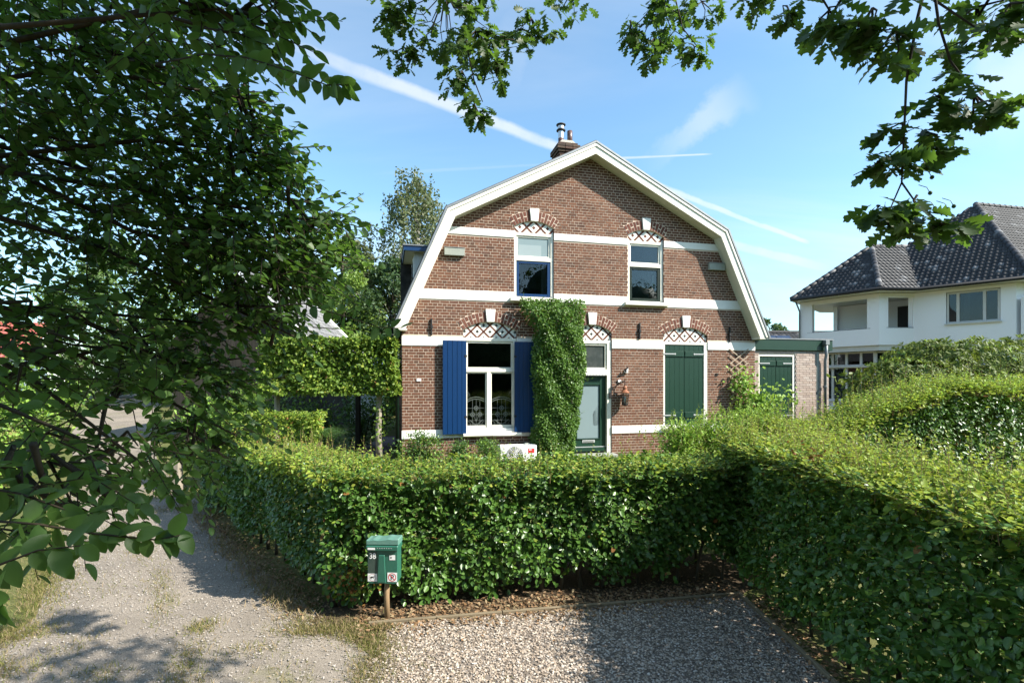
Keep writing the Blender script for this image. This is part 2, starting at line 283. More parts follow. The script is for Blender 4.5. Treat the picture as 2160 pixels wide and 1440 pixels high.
# ------------------------------------------------------------------ mesh helpers
def tag(o, label=None, cat=None, group=None, kind=None):
    for k, v in (('label', label), ('category', cat), ('group', group), ('kind', kind)):
        if v: o[k] = v
    return o
def empty(name, loc=(0, 0, 0), rz=0.0, label=None, cat=None, group=None):
    o = bpy.data.objects.new(name, None); COL.objects.link(o); o.location = loc; o.rotation_euler = (0, 0, rz); o.empty_display_size = 0.2
    return tag(o, label, cat, group)
def link(name, me, parent=None, loc=None):
    o = bpy.data.objects.new(name, me); COL.objects.link(o)
    if parent: o.parent = parent
    if loc is not None: o.location = loc
    return o
class MB:
    def __init__(s): s.v = []; s.f = []; s.m = []
    def add(s, vs, fs, m=0):
        b = len(s.v); s.v += [tuple(map(float, q)) for q in vs]; s.f += [tuple(b+i for i in f) for f in fs]; s.m += [m]*len(fs); return s
    def box(s, x0, x1, y0, y1, z0, z1, m=0, back=True):
        vs = [(x0, y0, z0), (x1, y0, z0), (x1, y0, z1), (x0, y0, z1), (x0, y1, z0), (x1, y1, z0), (x1, y1, z1), (x0, y1, z1)]
        fs = [(0, 1, 2, 3), (1, 5, 6, 2), (4, 0, 3, 7), (3, 2, 6, 7), (4, 5, 1, 0)] + ([(5, 4, 7, 6)] if back else [])
        return s.add(vs, fs, m)
    def prism(s, poly, y0, y1, m=0, back=True):
        """polygon in (x, z), anticlockwise seen from -y, pushed from y0 (front) to y1 (back)"""
        n = len(poly); a = sum(poly[i][0]*poly[(i+1) % n][1]-poly[(i+1) % n][0]*poly[i][1] for i in range(n))
        if a < 0: poly = poly[::-1]
        vs = [(x, y0, z) for x, z in poly]+[(x, y1, z) for x, z in poly]
        fs = [tuple(range(n))]+[(i, i+n, (i+1) % n+n, (i+1) % n) for i in range(n)]
        if back: fs.append(tuple(range(2*n-1, n-1, -1)))
        return s.add(vs, fs, m)
    def obox(s, c, ex, ey, ez, m=0):
        c, ex, ey, ez = map(Vector, (c, ex, ey, ez))
        vs = [c+a*ex+b*ey+d*ez for a, b, d in ((-1, -1, -1), (1, -1, -1), (1, -1, 1), (-1, -1, 1), (-1, 1, -1), (1, 1, -1), (1, 1, 1), (-1, 1, 1))]
        return s.add(vs, [(0, 1, 2, 3), (1, 5, 6, 2), (4, 0, 3, 7), (3, 2, 6, 7), (4, 5, 1, 0), (5, 4, 7, 6)], m)
    def tube(s, pts, rad, n=8, m=0, caps=True):
        pts = [Vector(p) for p in pts]
        if isinstance(rad, (int, float)): rad = [rad]*len(pts)
        vs = []; fs = []; prev = None
        for i, p in enumerate(pts):
            d = (pts[min(i+1, len(pts)-1)]-pts[max(i-1, 0)]).normalized()
            if prev is None: a = d.orthogonal().normalized()
            else: a = (prev-d*prev.dot(d)); a = a.normalized() if a.length > 1e-6 else d.orthogonal().normalized()
            prev = a; b = d.cross(a)
            vs += [p+(a*math.cos(2*math.pi*k/n)+b*math.sin(2*math.pi*k/n))*rad[i] for k in range(n)]
        for i in range(len(pts)-1):
            fs += [(i*n+k, i*n+(k+1) % n, (i+1)*n+(k+1) % n, (i+1)*n+k) for k in range(n)]
        if caps: fs += [tuple(range(n-1, -1, -1)), tuple(range((len(pts)-1)*n, len(pts)*n))]
        return s.add(vs, fs, m)
    def lathe(s, prof, c=(0, 0, 0), n=16, m=0):
        vs = []; fs = []
        for r, z in prof: vs += [(c[0]+r*math.cos(2*math.pi*k/n), c[1]+r*math.sin(2*math.pi*k/n), c[2]+z) for k in range(n)]
        for i in range(len(prof)-1): fs += [(i*n+k, i*n+(k+1) % n, (i+1)*n+(k+1) % n, (i+1)*n+k) for k in range(n)]
        fs += [tuple(range(n-1, -1, -1)), tuple(range((len(prof)-1)*n, len(prof)*n))]
        return s.add(vs, fs, m)
    def mesh(s, name, mats, smooth=False, bevel=0.0):
        me = bpy.data.meshes.new(name); me.from_pydata(s.v, [], s.f)
        for mm in (mats if isinstance(mats, (list, tuple)) else [mats]): me.materials.append(mm)
        me.polygons.foreach_set('material_index', s.m)
        if bevel:
            bm = bmesh.new(); bm.from_mesh(me)
            bmesh.ops.bevel(bm, geom=bm.edges[:]+bm.verts[:], offset=bevel, segments=1, affect='EDGES', profile=0.5, clamp_overlap=True)
            bm.to_mesh(me); bm.free()
        if smooth: me.polygons.foreach_set('use_smooth', [True]*len(me.polygons))
        me.update(); return me
    def build(s, name, mats, parent=None, smooth=False, bevel=0.0, loc=None):
        return link(name, s.mesh(name, mats, smooth, bevel), parent, loc)
def B(name, mat, parent, *boxes, bevel=0.0):
    m = MB()
    for b in boxes: m.box(*b)
    return m.build(name, mat, parent, bevel=bevel)

def np_mesh(name, V, F, mats, midx=None, smooth=False):
    """V (n,3); F (m,k) faces of equal size"""
    me = bpy.data.meshes.new(name); V = np.ascontiguousarray(V, np.float32); F = np.ascontiguousarray(F, np.int32); m, k = F.shape
    me.vertices.add(len(V)); me.vertices.foreach_set('co', V.ravel())
    me.loops.add(m*k); me.loops.foreach_set('vertex_index', F.ravel())
    me.polygons.add(m); me.polygons.foreach_set('loop_start', np.arange(0, m*k, k, dtype=np.int32))
    for mm in (mats if isinstance(mats, (list, tuple)) else [mats]): me.materials.append(mm)
    if midx is not None: me.polygons.foreach_set('material_index', np.ascontiguousarray(midx, np.int32))
    if smooth: me.polygons.foreach_set('use_smooth', np.ones(m, bool))
    me.update(calc_edges=True); me.validate(); return me

# leaf templates: (verts, quads) with the stalk at the origin, y along the leaf, z up
def tmpl_strip(half, fold=0.16, curl=-0.10):
    """leaf blade from a half outline [(x, y)], two quads per step, folded along the midrib"""
    vs = []; fs = []
    for x, y in half:
        zc_ = curl*y*y
        vs += [(0, y, zc_), (-x, y, zc_+fold*x), (x, y, zc_+fold*x)]
    for i in range(len(half)-1):
        a = 3*i; fs += [(a, a+3, a+4, a+1), (a, a+2, a+5, a+3)]
    return np.array(vs, float), np.array(fs, int)
def tmpl_half(pts, fold=0.28):
    """cheap leaf: two planar halves folded along the midrib"""
    n = len(pts); vs = [(0, 0, 0), (0, 1, -0.06)]+[(-x, y, fold*x-0.05*y*y) for x, y in pts]+[(x, y, fold*x-0.05*y*y) for x, y in pts]
    return np.array(vs, float), np.array([(0, 1)+tuple(range(n+1, 1, -1)), (0,)+tuple(range(n+2, 2*n+2))+(1,)], int)
OVATE = tmpl_half([(0.25, 0.25), (0.24, 0.65)], 0.30)
ROUND = tmpl_half([(0.24, 0.14), (0.35, 0.46), (0.24, 0.80)], 0.25)
LONG = tmpl_half([(0.16, 0.38), (0.15, 0.72)], 0.3)
SIMPLE = tmpl_half([(0.25, 0.28), (0.26, 0.62)], 0.32)
DIAMOND = tmpl_half([(0.32, 0.45)], 0.32)
FINE = tmpl_strip([(0.008, 0), (0.13, 0.05), (0.235, 0.16), (0.30, 0.31), (0.315, 0.47), (0.275, 0.65), (0.185, 0.82), (0.075, 0.94), (0.004, 1.0)], 0.26, -0.20)
FINEL = tmpl_half([(0.14, 0.05), (0.28, 0.22), (0.315, 0.47), (0.20, 0.80)], 0.24)
OAK = tmpl_strip([(0.012, 0), (0.02, 0.10), (0.09, 0.17), (0.17, 0.25), (0.07, 0.31), (0.20, 0.42), (0.26, 0.48), (0.10, 0.52), (0.24, 0.64), (0.29, 0.72), (0.13, 0.74), (0.20, 0.86), (0.15, 0.93), (0.07, 0.93), (0.01, 1.0)], 0.20, -0.18)

def unit(a): return a/np.maximum(np.linalg.norm(a, axis=-1, keepdims=True), 1e-9)
def frames(axis, nrm):
    y = unit(axis); x = unit(np.cross(y, nrm)); z = np.cross(x, y)
    return np.stack([x, y, z], axis=2)                      # columns are the local axes
def cloud(name, T, pos, Rm, size, mats, midx=None):
    tv, tf = T; k = len(tv)
    V = (np.einsum('nij,kj->nki', Rm, tv)*size[:, None, None]+pos[:, None, :]).reshape(-1, 3)
    F = (tf[None]+(np.arange(len(pos))*k)[:, None, None]).reshape(-1, tf.shape[1])
    return np_mesh(name, V, F, mats, None if midx is None else np.repeat(midx, len(tf)), smooth=True)
def inframe(pos, mx=30):
    Y = np.maximum(pos[:, 1], 0.01); px = CX+FOC*pos[:, 0]/Y; py = HY-FOC*(pos[:, 2]-3.0)/Y
    return (pos[:, 1] > 0.2) & (px > -mx) & (px < 2160+mx) & (py > -mx) & (py < 1440+mx)
def foliage(root, T, pos, axis, nrm, size, mats, midx=None, n_ind=300, vis=None, name='foliage', leafname='leaf', T2=None):
    """leaves of one plant: the largest in the photograph as leaf objects, the rest joined as one stuff part"""
    base = np.array(root.location); Rm = frames(axis, nrm); mats = mats if isinstance(mats, list) else [mats]
    if midx is None: midx = np.zeros(len(pos), int)
    keep = np.ones(len(pos), bool)
    if n_ind:
        score = size/np.maximum(pos[:, 1], 0.3); ok = inframe(pos, 0)
        if vis is not None: ok &= vis
        idx = np.where(ok)[0]; idx = idx[np.argsort(-score[idx])][:n_ind]; keep[idx] = False
        ms = []
        for k, mm in enumerate(mats):
            ms.append(np_mesh(leafname, T[0], T[1], mm, smooth=True))
        for i in idx:
            o = link(leafname, ms[midx[i]], root); M3 = Matrix(Rm[i].tolist()).to_4x4()
            o.matrix_local = Matrix.Translation(Vector(pos[i]-base)) @ M3 @ Matrix.Scale(float(size[i]), 4)
    o = link(name, cloud(name, T2 or T, pos[keep]-base, Rm[keep], size[keep], mats, midx[keep]), root)
    tag(o, kind='stuff'); return o
def sticks(name, p0, p1, r0, r1, mat, root, n=4, kind='stuff'):
    """many tapered twigs as one mesh"""
    base = np.array(root.location); d = unit(p1-p0); ref = np.where(np.abs(d[:, 2:3]) > 0.9, np.array([[1., 0, 0]]), np.array([[0, 0, 1.]]))
    a = unit(np.cross(d, ref)); b = np.cross(d, a); V = []
    for p, r in ((p0, r0), (p1, r1)):
        for k in range(n):
            t = 2*math.pi*k/n; V.append(p-base+(a*math.cos(t)+b*math.sin(t))*np.reshape(r, (-1, 1)))
    V = np.stack(V, 1); q = np.array([(k, (k+1) % n, n+(k+1) % n, n+k) for k in range(n)])
    F = (q[None]+(np.arange(len(p0))*2*n)[:, None, None]).reshape(-1, 4)
    o = link(name, np_mesh(name, V.reshape(-1, 3), F, mat, smooth=True), root)
    if kind: tag(o, kind=kind)
    return o
def rv(n, s=1.0): return rng.normal(0, s, (n, 3))
def at(px, py, Y): return np.array([(px-CX)/FOC*Y, Y, 3.0+(HY-py)/FOC*Y])

# ------------------------------------------------------------------ terrain
def sst(a, b, x): t = np.clip((np.asarray(x, float)-a)/(b-a), 0, 1); return t*t*(3-2*t)
def ground_z(x, y):
    x = np.asarray(x, float); y = np.asarray(y, float)
    lane = 0.06*np.clip(y-9.5, 0, 40)
    gard = 0.98*sst(7.6, 11.6, y)
    d = (x+2.44)*0.735+(y-6.66)*0.678-0.2*np.clip(y-12, 0, 60)          # distance inside the lane hedge
    k = sst(0.2, 2.2, d)
    far = 0.06*np.clip(y-30, 0, 20)*0.5
    return gard*k+lane*(1-k)+far*k
def gz(x, y): return float(ground_z(x, y))
xs = np.unique(np.concatenate([np.linspace(-900, -40, 12), np.linspace(-40, -12, 15), np.linspace(-12, 16, 75), np.linspace(16, 60, 18), np.linspace(60, 900, 12)]))
ys = np.unique(np.concatenate([np.linspace(-60, -4, 8), np.linspace(-4, 20, 65), np.linspace(20, 60, 22), np.linspace(60, 1400, 14)]))
def sheet(name, xs, ys, mat, dz=0.0, mask=None):
    X, Y = np.meshgrid(xs, ys); V = np.stack([X, Y, ground_z(X, Y)+dz], -1).reshape(-1, 3); nx = len(xs)
    F = np.array([(j*nx+i, j*nx+i+1, (j+1)*nx+i+1, (j+1)*nx+i) for j in range(len(ys)-1) for i in range(nx-1)])
    return link(name, np_mesh(name, V, F, mat, smooth=True))
tag(sheet('ground', xs, ys, SOIL), kind='structure')
def ribbon(name, rows, mat, dz, sub=10, rows_sub=4):
    """draped strip between a left and a right edge: rows of (xl, yl, xr, yr)"""
    rr = []
    for a, b in zip(rows[:-1], rows[1:]):
        for k in range(rows_sub): rr.append([p+(q-p)*k/rows_sub for p, q in zip(a, b)])
    rr.append(list(rows[-1])); V = []
    for xl, yl, xr, yr in rr:
        t = np.linspace(0, 1, sub+1); X = xl+(xr-xl)*t; Y = yl+(yr-yl)*t
        V += list(np.stack([X, Y, ground_z(X, Y)+dz], -1))
    n = sub+1; F = np.array([(j*n+i, j*n+i+1, (j+1)*n+i+1, (j+1)*n+i) for j in range(len(rr)-1) for i in range(sub)])
    return link(name, np_mesh(name, np.array(V), F, mat, smooth=True))
LROWS = [(-5.0, -3.0, 2.0, -3.0), (-5.2, 2.5, 1.2, 2.5), (-5.5, 5.0, -1.0, 5.0), (-6.0, 6.5, -2.2, 6.3), (-7.6, 8.6, -4.3, 8.5), (-10.6, 12.2, -7.2, 11.9), (-13.6, 16.0, -10.5, 15.4), (-18.4, 21.5, -14.4, 20.5), (-24.5, 30, -20, 29), (-40, 52, -33, 52)]
tag(ribbon('lane', LROWS, LANE, 0.012, 24, 12), kind='structure')
tag(ribbon('gravel_bay', [(-1.35, 4.0, 3.2, 4.0), (-1.35, 5.0, 3.2, 5.0), (-1.5, 6.30, 3.15, 7.10)], BAY, 0.018), kind='structure')
tag(ribbon('forecourt', [(1.2, -3.0, 3.2, -3.0), (1.2, 2.5, 3.2, 2.5), (-1.35, 4.0, 3.2, 4.0)], BAY, 0.018), kind='structure')
tag(ribbon('hedge_border', [(-2.45, 6.25, 3.2, 7.15), (-2.6, 7.9, 4.6, 8.6)], EARTH, 0.024), kind='structure')

# ------------------------------------------------------------------ the brick house
HTH = R(13.4); HO = (-2.66, 12.476, 0.0)
house = empty('brick_house', HO, HTH, 'red brick house with white bands, cream mansard gable boards and blue and green shutters', 'house')
def hw(u, v, z): return Vector((HO[0]+u*math.cos(HTH)-v*math.sin(HTH), HO[1]+u*math.sin(HTH)+v*math.cos(HTH), z))
OUTER = [(-0.22, 4.20), (1.04, 7.12), (4.87, 9.10), (8.74, 7.10), (10.06, 4.17)]
def offs(poly, d):
    """polyline moved to the inside of the roof by d, mitred"""
    L2 = []
    for (a, b), (c, e) in zip(poly[:-1], poly[1:]):
        l = math.hypot(c-a, e-b); nx, nz = (e-b)/l, -(c-a)/l
        L2.append(((a+nx*d, b+nz*d), (c+nx*d, e+nz*d)))
    out_ = [L2[0][0]]
    for (p, q), (r_, s_) in zip(L2[:-1], L2[1:]):
        d1 = (q[0]-p[0], q[1]-p[1]); d2 = (s_[0]-r_[0], s_[1]-r_[1]); cr = d1[0]*d2[1]-d1[1]*d2[0]
        t = ((r_[0]-p[0])*d2[1]-(r_[1]-p[1])*d2[0])/cr; out_.append((p[0]+d1[0]*t, p[1]+d1[1]*t))
    out_.append(L2[-1][1])
    # cut the two ends level with the eaves
    (x0, z0), (x1, z1) = out_[0], out_[1]; t = (poly[0][1]-z0)/(z1-z0); out_[0] = (x0+(x1-x0)*t, poly[0][1])
    (x0, z0), (x1, z1) = out_[-1], out_[-2]; t = (poly[-1][1]-z0)/(z1-z0); out_[-1] = (x0+(x1-x0)*t, poly[-1][1])
    return out_
INNER = offs(OUTER, 0.27); WALLTOP = offs(OUTER, 0.20)
def wall_span(z, line=WALLTOP, w=9.88):
    """left and right end of the front wall at height z"""
    pts = line; l, r = 0.0, w
    if z > pts[2][1]: return None
    for (a, b), (c, e) in ((pts[0], pts[1]), (pts[1], pts[2])):
        if b <= z <= e: l = max(l, a+(c-a)*(z-b)/(e-b))
    for (a, b), (c, e) in ((pts[4], pts[3]), (pts[3], pts[2])):
        if b <= z <= e: r = min(r, a+(c-a)*(z-b)/(e-b))
    return (l, r)
def subtract(iv, holes):
    for h0, h1 in holes:
        nv = []
        for a, b in iv:
            if h1 <= a or h0 >= b: nv.append((a, b)); continue
            if h0 > a: nv.append((a, h0))
            if h1 < b: nv.append((h1, b))
        iv = nv
    return iv
# openings: u0, u1, z0, head, crown of arch, spring of arch, brick thickness
OPEN = [(2.79, 3.85, 5.09, 6.76, 7.06, 6.90, 0.25), (5.935, 6.995, 5.09, 6.74, 7.045, 6.885, 0.25), (1.487, 2.857, 1.70, 4.045, 4.45, 4.23, 0.25),
        (4.345, 5.465, 0.98, 4.035, 4.45, 4.245, 0.25), (6.985, 8.345, 1.70, 4.03, 4.44, 4.22, 0.25)]
def arch_geo(o):
    u0, u1, z0, head, cr, sp, th = o; c = (u0+u1)/2; h = (u1-u0)/2; r = cr-sp; rad = (h*h+r*r)/(2*r)
    return c, cr-rad, rad, math.asin(h/rad), th
def holes_at(z, arches=True, full=True):
    hs = []
    for o in OPEN:
        u0, u1, z0, head, cr, sp, th = o; c, zc_, rad, ang, th = arch_geo(o)
        if z0 <= z <= sp: hs.append((u0, u1))
        if arches and z > sp-0.02:
            re = rad+th; zr = zc_+re*math.cos(ang)
            if z <= zc_+re:
                if z >= zr: w = math.sqrt(max(re*re-(z-zc_)**2, 0)); hs.append((c-w, c+w))
                else: w = (z-zc_)*math.tan(ang); hs.append((c-w, c+w))
    return hs
BANDS = [(6.60, 6.78), (4.97, 5.215), (3.825, 4.045), (1.56, 1.76)]
CH, ST = 0.0705, 0.2300
# mortar face with openings, as strips
m = MB(); z = 0.9
while z < 9.0:
    z1 = z+CH/2; sp = wall_span(z+CH/4)
    if sp:
        hs = []
        for o in OPEN:
            c, zc_, rad, ang, th = arch_geo(o); zm = z+CH/4
            if o[2] <= zm <= o[5]: hs.append((o[0], o[1]))
            elif o[5] < zm <= o[4]+0.1:
                rr = rad+0.1; w = math.sqrt(max(rr*rr-(zm-zc_)**2, 0)); hs.append((c-min(w, (o[1]-o[0])/2), c+min(w, (o[1]-o[0])/2)))
        for a, b in subtract([sp], hs): m.add([(a, 0, z), (b, 0, z), (b, 0, z1), (a, 0, z1)], [(0, 1, 2, 3)])
    z = z1
wall = m.build('wall', MORTAR, house); wall['label'] = 'red brick front wall in alternating header and stretcher courses'
# bricks
full = {'s': [], 'h': []}; stuffb = MB(); J = 0.0132; k = 0; z = 0.93
while z < 8.95:
    zt = z+CH-J; zm = (z+zt)/2; sp = wall_span(zt)
    if sp and not any(a-0.02 < zm < b+0.02 for a, b in BANDS):
        iv = subtract([(sp[0]+0.004, sp[1]-0.004)], [(a-0.004, b+0.004) for a, b in holes_at(zm)])
        head = k % 2; step = ST/2 if head else ST; o0 = (ST*0.25 if head else (0 if k % 4 < 2 else ST/2))
        for a, b in iv:
            i = math.floor((a-o0)/step)-1
            while o0+i*step < b:
                x0, x1 = o0+i*step, o0+(i+1)*step-J; i += 1
                if x0 >= a and x1 <= b: full['h' if head else 's'].append((x0, z))
                else:
                    x0, x1 = max(x0, a), min(x1, b)
                    if x1-x0 > 0.022: stuffb.box(x0, x1, -0.003-random.uniform(0, .003), 0.002, z, zt, 0, False)
    z += CH; k += 1
cand = []
for key, L in full.items():
    for (x, z) in L:
        w = hw(x, 0, z); hid = z < 1.75 or (3.0 < x < 4.7 and z < 5.05) or (0.95 < x < 1.6 and 1.6 < z < 4)
        cand.append((w.y+(100 if hid else 0), key, x, z))
cand.sort(); bm_ = {}
for key, wd in (('s', ST-J), ('h', ST/2-J)):
    q = MB(); q.box(0, wd, -0.0045, 0.002, 0, CH-J, 0, False); bm_[key] = q.mesh('brick', BRICK)
for i, (y_, key, x, z) in enumerate(cand):
    if i < 300: link('brick', bm_[key], wall, (x, random.uniform(-.0015, .0015), z))
    else: stuffb.box(x, x+(ST if key == 's' else ST/2)-J, -0.003-random.uniform(0, .003), 0.002, z+random.uniform(-.001, .001), z+CH-J, 0, False)
tag(stuffb.build('brickwork', BRICK, wall), kind='stuff')
# white bands
for (z0, z1), pr in zip(BANDS, (0.022, 0.022, 0.022, 0.022)):
    q = MB(); zm = (z0+z1)/2; a0, b0 = wall_span(z0), wall_span(z1)
    if z1 < 4.1: a0 = b0 = (-0.01, 9.88)
    hs = [(o[0]+0.0, o[1]) for o in OPEN if o[2] < zm < o[3]+0.05]
    for a, b in subtract([(max(a0[0], b0[0])-0.0, min(a0[1], b0[1]))], hs):
        l0 = a0[0] if abs(a-max(a0[0], b0[0])) < 1e-6 else a; r0 = a0[1] if abs(b-min(a0[1], b0[1])) < 1e-6 else b
        q = MB(); q.prism([(l0, z0), (r0, z0), (b, z1), (a, z1)], -pr, 0.004); q.build('plaster_band', WHITE, wall, bevel=0.004)
# side and back walls, floor (closes the interior)
q = MB()
q.add([(0.0, 0.003, 0.8), (0.0, 10, 0.8), (0.0, 10, 4.5), (0.0, 0.003, 4.5)], [(3, 2, 1, 0)])
q.add([(9.88, 0.003, 0.8), (9.88, 10, 0.8), (9.88, 10, 4.5), (9.88, 0.003, 4.5)], [(0, 1, 2, 3)])
gp = [(0, 0.8), (9.88, 0.8), (9.88, 4.3), WALLTOP[3], WALLTOP[2], WALLTOP[1], (0, 4.3)]
q.add([(x, 10, z) for x, z in gp], [tuple(range(7))])
q.build('side_wall', BRICK, house)
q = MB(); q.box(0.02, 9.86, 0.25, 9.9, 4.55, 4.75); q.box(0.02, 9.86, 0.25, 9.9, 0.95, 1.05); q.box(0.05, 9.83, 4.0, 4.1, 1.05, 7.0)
q.build('interior_floor', DARKIN, house)
# roof shell with tiles along the slopes
RI = offs(OUTER, 0.13)
q = MB(); n = 5
vs = [(x, -0.30, z) for x, z in OUTER]+[(x, 10.3, z) for x, z in OUTER]+[(x, -0.30, z) for x, z in RI]+[(x, 10.3, z) for x, z in RI]
fs = []
for i in range(4):
    fs += [(i, i+1, n+i+1, n+i), (2*n+i, 3*n+i, 3*n+i+1, 2*n+i+1), (i, 2*n+i, 2*n+i+1, i+1), (n+i, n+i+1, 3*n+i+1, 3*n+i)]
fs += [(0, n, 3*n, 2*n), (4, 14, 19, 9)]
roof = q.add(vs, fs).build('roof', ROOFD, house)
# gable boards, moulding, metal edging and soffit
def strip(name, d0, d1, y0, y1, mat, parent, bevel=0.0, ext=0.0):
    A, Bq = offs(OUTER, d0), offs(OUTER, d1); objs = []
    for i in range(4):
        p = MB(); p.prism([A[i], A[i+1], Bq[i+1], Bq[i]], y0, y1); objs.append(p.build(name, mat, parent, bevel=bevel))
    return objs
strip('gable_board', 0.055, 0.27, -0.36, -0.315, CREAM, roof, 0.004)
strip('gable_moulding', 0.03, 0.10, -0.385, -0.362, CREAM, roof, 0.004)
strip('edge_trim', -0.025, 0.027, -0.40, -0.28, ZINC, roof, 0.004)
strip('edge_tile', -0.045, -0.027, -0.36, 10.2, ROOFD, roof)
strip('soffit', 0.235, 0.262, -0.313, -0.002, SOFFIT, roof)
# board ends at the eaves
q = MB(); q.box(-0.20, 0.11, -0.36, -0.02, 4.165, 4.197); q.build('eave_end', CREAM, roof); q = MB(); q.box(9.76, 10.05, -0.36, -0.02, 4.13, 4.167); q.build('eave_end', CREAM, roof)
q = MB(); prof = [(-0.22+0.07*math.cos(t), 4.12+0.07*math.sin(t)) for t in np.linspace(math.pi, 2*math.pi, 9)]
prof += [(x+(-0.005 if x > -0.22 else 0.005), z+0.008) for x, z in prof[::-1]]
q.prism(prof, -0.30, 10.2); q.build('gutter', ZINC, house)
q = MB(); q.tube([(-0.22, -0.12, 4.06), (-0.20, -0.10, 3.95), (-0.11, 0.02, 3.72), (-0.11, 0.02, 0.98)], 0.045, 10)
for zz in (3.55, 2.6, 1.5): q.tube([(-0.11, 0.02, zz), (-0.11, 0.02, zz+0.06)], 0.055, 10)
q.build('drainpipe', DGREEN, house, True)

# arches: tympanum, voussoirs, keystone, tiles
def clip_convex(poly, half):
    for (nx, nz, d) in half:                              # keep nx*x+nz*z <= d
        o_ = []
        for i in range(len(poly)):
            p, q2 = poly[i], poly[(i+1) % len(poly)]; a = nx*p[0]+nz*p[1]-d; b = nx*q2[0]+nz*q2[1]-d
            if a <= 0: o_.append(p)
            if a*b < 0: t = a/(a-b); o_.append((p[0]+(q2[0]-p[0])*t, p[1]+(q2[1]-p[1])*t))
        poly = o_
        if len(poly) < 3: return []
    return poly
def make_arch(o, pitch, rowz, dark):
    u0, u1, z0, head, cr, sp, th = o; c, zc_, rad, ang, th = arch_geo(o)
    arc = [(c+rad*math.sin(t), zc_+rad*math.cos(t)) for t in np.linspace(ang, -ang, 17)]
    q = MB(); q.prism([(u0, head), (u1, head)]+arc, 0.058, 0.16); A = q.build('arch', MORTAR, house)
    # voussoirs
    nb = max(6, int(round((ang*(rad+th/2)-0.11)/0.083))); t0 = 0.105/(rad+th*0.4)
    for sgn in (-1, 1):
        for i in range(nb):
            a0 = t0+(ang-t0)*i/nb; a1 = t0+(ang-t0)*(i+1)/nb; g = 0.0085/(rad+th/2)
            cuts = [(0, th)] if i % 2 == 0 else ([(0, th*0.46), (th*0.53, th)] if i % 4 == 1 else [(0, th*0.46), (th*0.53, th)])
            for d0, d1 in cuts:
                pl = []
                for t, d in ((a0+g, d0+0.004), (a1-g, d0+0.004), (a1-g, d1-0.008), (a0+g, d1-0.008)):
                    pl.append((c+sgn*(rad+d)*math.sin(t), zc_+(rad+d)*math.cos(t)))
                p = MB(); p.prism(pl, -0.009-random.uniform(0, .002), 0.075 if d0 == 0 else 0.01, 0); p.build('brick', BRICKA, A)
    # mortar behind the voussoirs
    p = MB(); pts = [(c+(rad+0.0)*math.sin(t), zc_+(rad)*math.cos(t)) for t in np.linspace(-ang, ang, 15)]+[(c+(rad+th)*math.sin(t), zc_+(rad+th)*math.cos(t)) for t in np.linspace(ang, -ang, 15)]
    for i in range(14): p.prism([pts[i], pts[i+1], pts[28-i], pts[29-i]], -0.0055, 0.057)
    p.build('arch_joint', MORTAR, A)
    kb, kt = 0.095, 0.128
    p = MB(); p.prism([(c-kb, cr-0.01), (c+kb, cr-0.01), (c+kt, cr+th+0.06), (c-kt, cr+th+0.06)], -0.05, 0.056); p.build('keystone', WHITE, A, bevel=0.006)
    # diamond tiles
    half = [(-1, 0, -(u0+0.004)), (1, 0, u1-0.004), (0, -1, -(head+0.004))]
    for t in np.linspace(-ang, ang, 13): half.append((math.sin(t), math.cos(t), (rad-0.004)+c*math.sin(t)+zc_*math.cos(t)))
    cell = pitch/math.sqrt(2); wt = cell*0.79; r2 = math.sqrt(0.5)
    def to(s_, t_): return (c+(s_-t_)*r2, rowz+(s_+t_)*r2)
    def piece(poly, y0, name, mat):
        pl = clip_convex([to(*pp) for pp in poly], half)
        if len(pl) < 3: return
        ar = abs(sum(pl[i][0]*pl[(i+1) % len(pl)][1]-pl[(i+1) % len(pl)][0]*pl[i][1] for i in range(len(pl))))/2
        if ar < 1.5e-4: return
        p = MB(); p.prism(pl, y0, 0.06, 0, False); p.build(name, mat, A)
    for i in range(-5, 6):
        for j in range(-5, 6):
            s0, t0_ = i*cell, j*cell
            if abs((s0-t0_)*r2) > 1.1 or abs((s0+t0_)*r2) > 0.6: continue
            h = wt/2; k_ = wt*0.17; g = 0.002
            # four tiles in a pinwheel round a dark square, joined as one tile with joints between
            mm = MB(); got = False
            for pl in (((-h, -h), (k_-g, -h), (k_-g, -k_-g), (-h, -k_-g)), ((k_+g, -h), (h, -h), (h, k_-g), (k_+g, k_-g)),
                       ((-k_+g, k_+g), (h, k_+g), (h, h), (-k_+g, h)), ((-h, -k_+g), (-k_-g, -k_+g), (-k_-g, h), (-h, h))):
                cp = clip_convex([to(s0+a, t0_+b) for a, b in pl], half)
                if len(cp) >= 3: mm.prism(cp, 0.046, 0.06, 0, False); got = True
            if got: mm.build('tile', TILEW, A)
            piece([(s0-k_+g, t0_-k_+g), (s0+k_-g, t0_-k_+g), (s0+k_-g, t0_+k_-g), (s0-k_+g, t0_+k_-g)], 0.048, 'tile_centre', TILEK if dark else BRICKA)
            e = (cell-wt)/2-0.003
            piece([(s0-cell/2+e+.003, t0_+cell/2-e), (s0+cell/2-e-.003, t0_+cell/2-e), (s0+cell/2-e-.003, t0_+cell/2+e), (s0-cell/2+e+.003, t0_+cell/2+e)], 0.047, 'tile_strip', BRICKA)
            piece([(s0+cell/2-e, t0_-cell/2-e), (s0+cell/2+e, t0_-cell/2-e), (s0+cell/2+e, t0_), (s0+cell/2-e, t0_)], 0.047, 'tile_strip', BRICKA)
            piece([(s0+cell/2-e, t0_+.004), (s0+cell/2+e, t0_+.004), (s0+cell/2+e, t0_+cell/2+e), (s0+cell/2-e, t0_+cell/2+e)], 0.047, 'tile_strip', BRICKA)
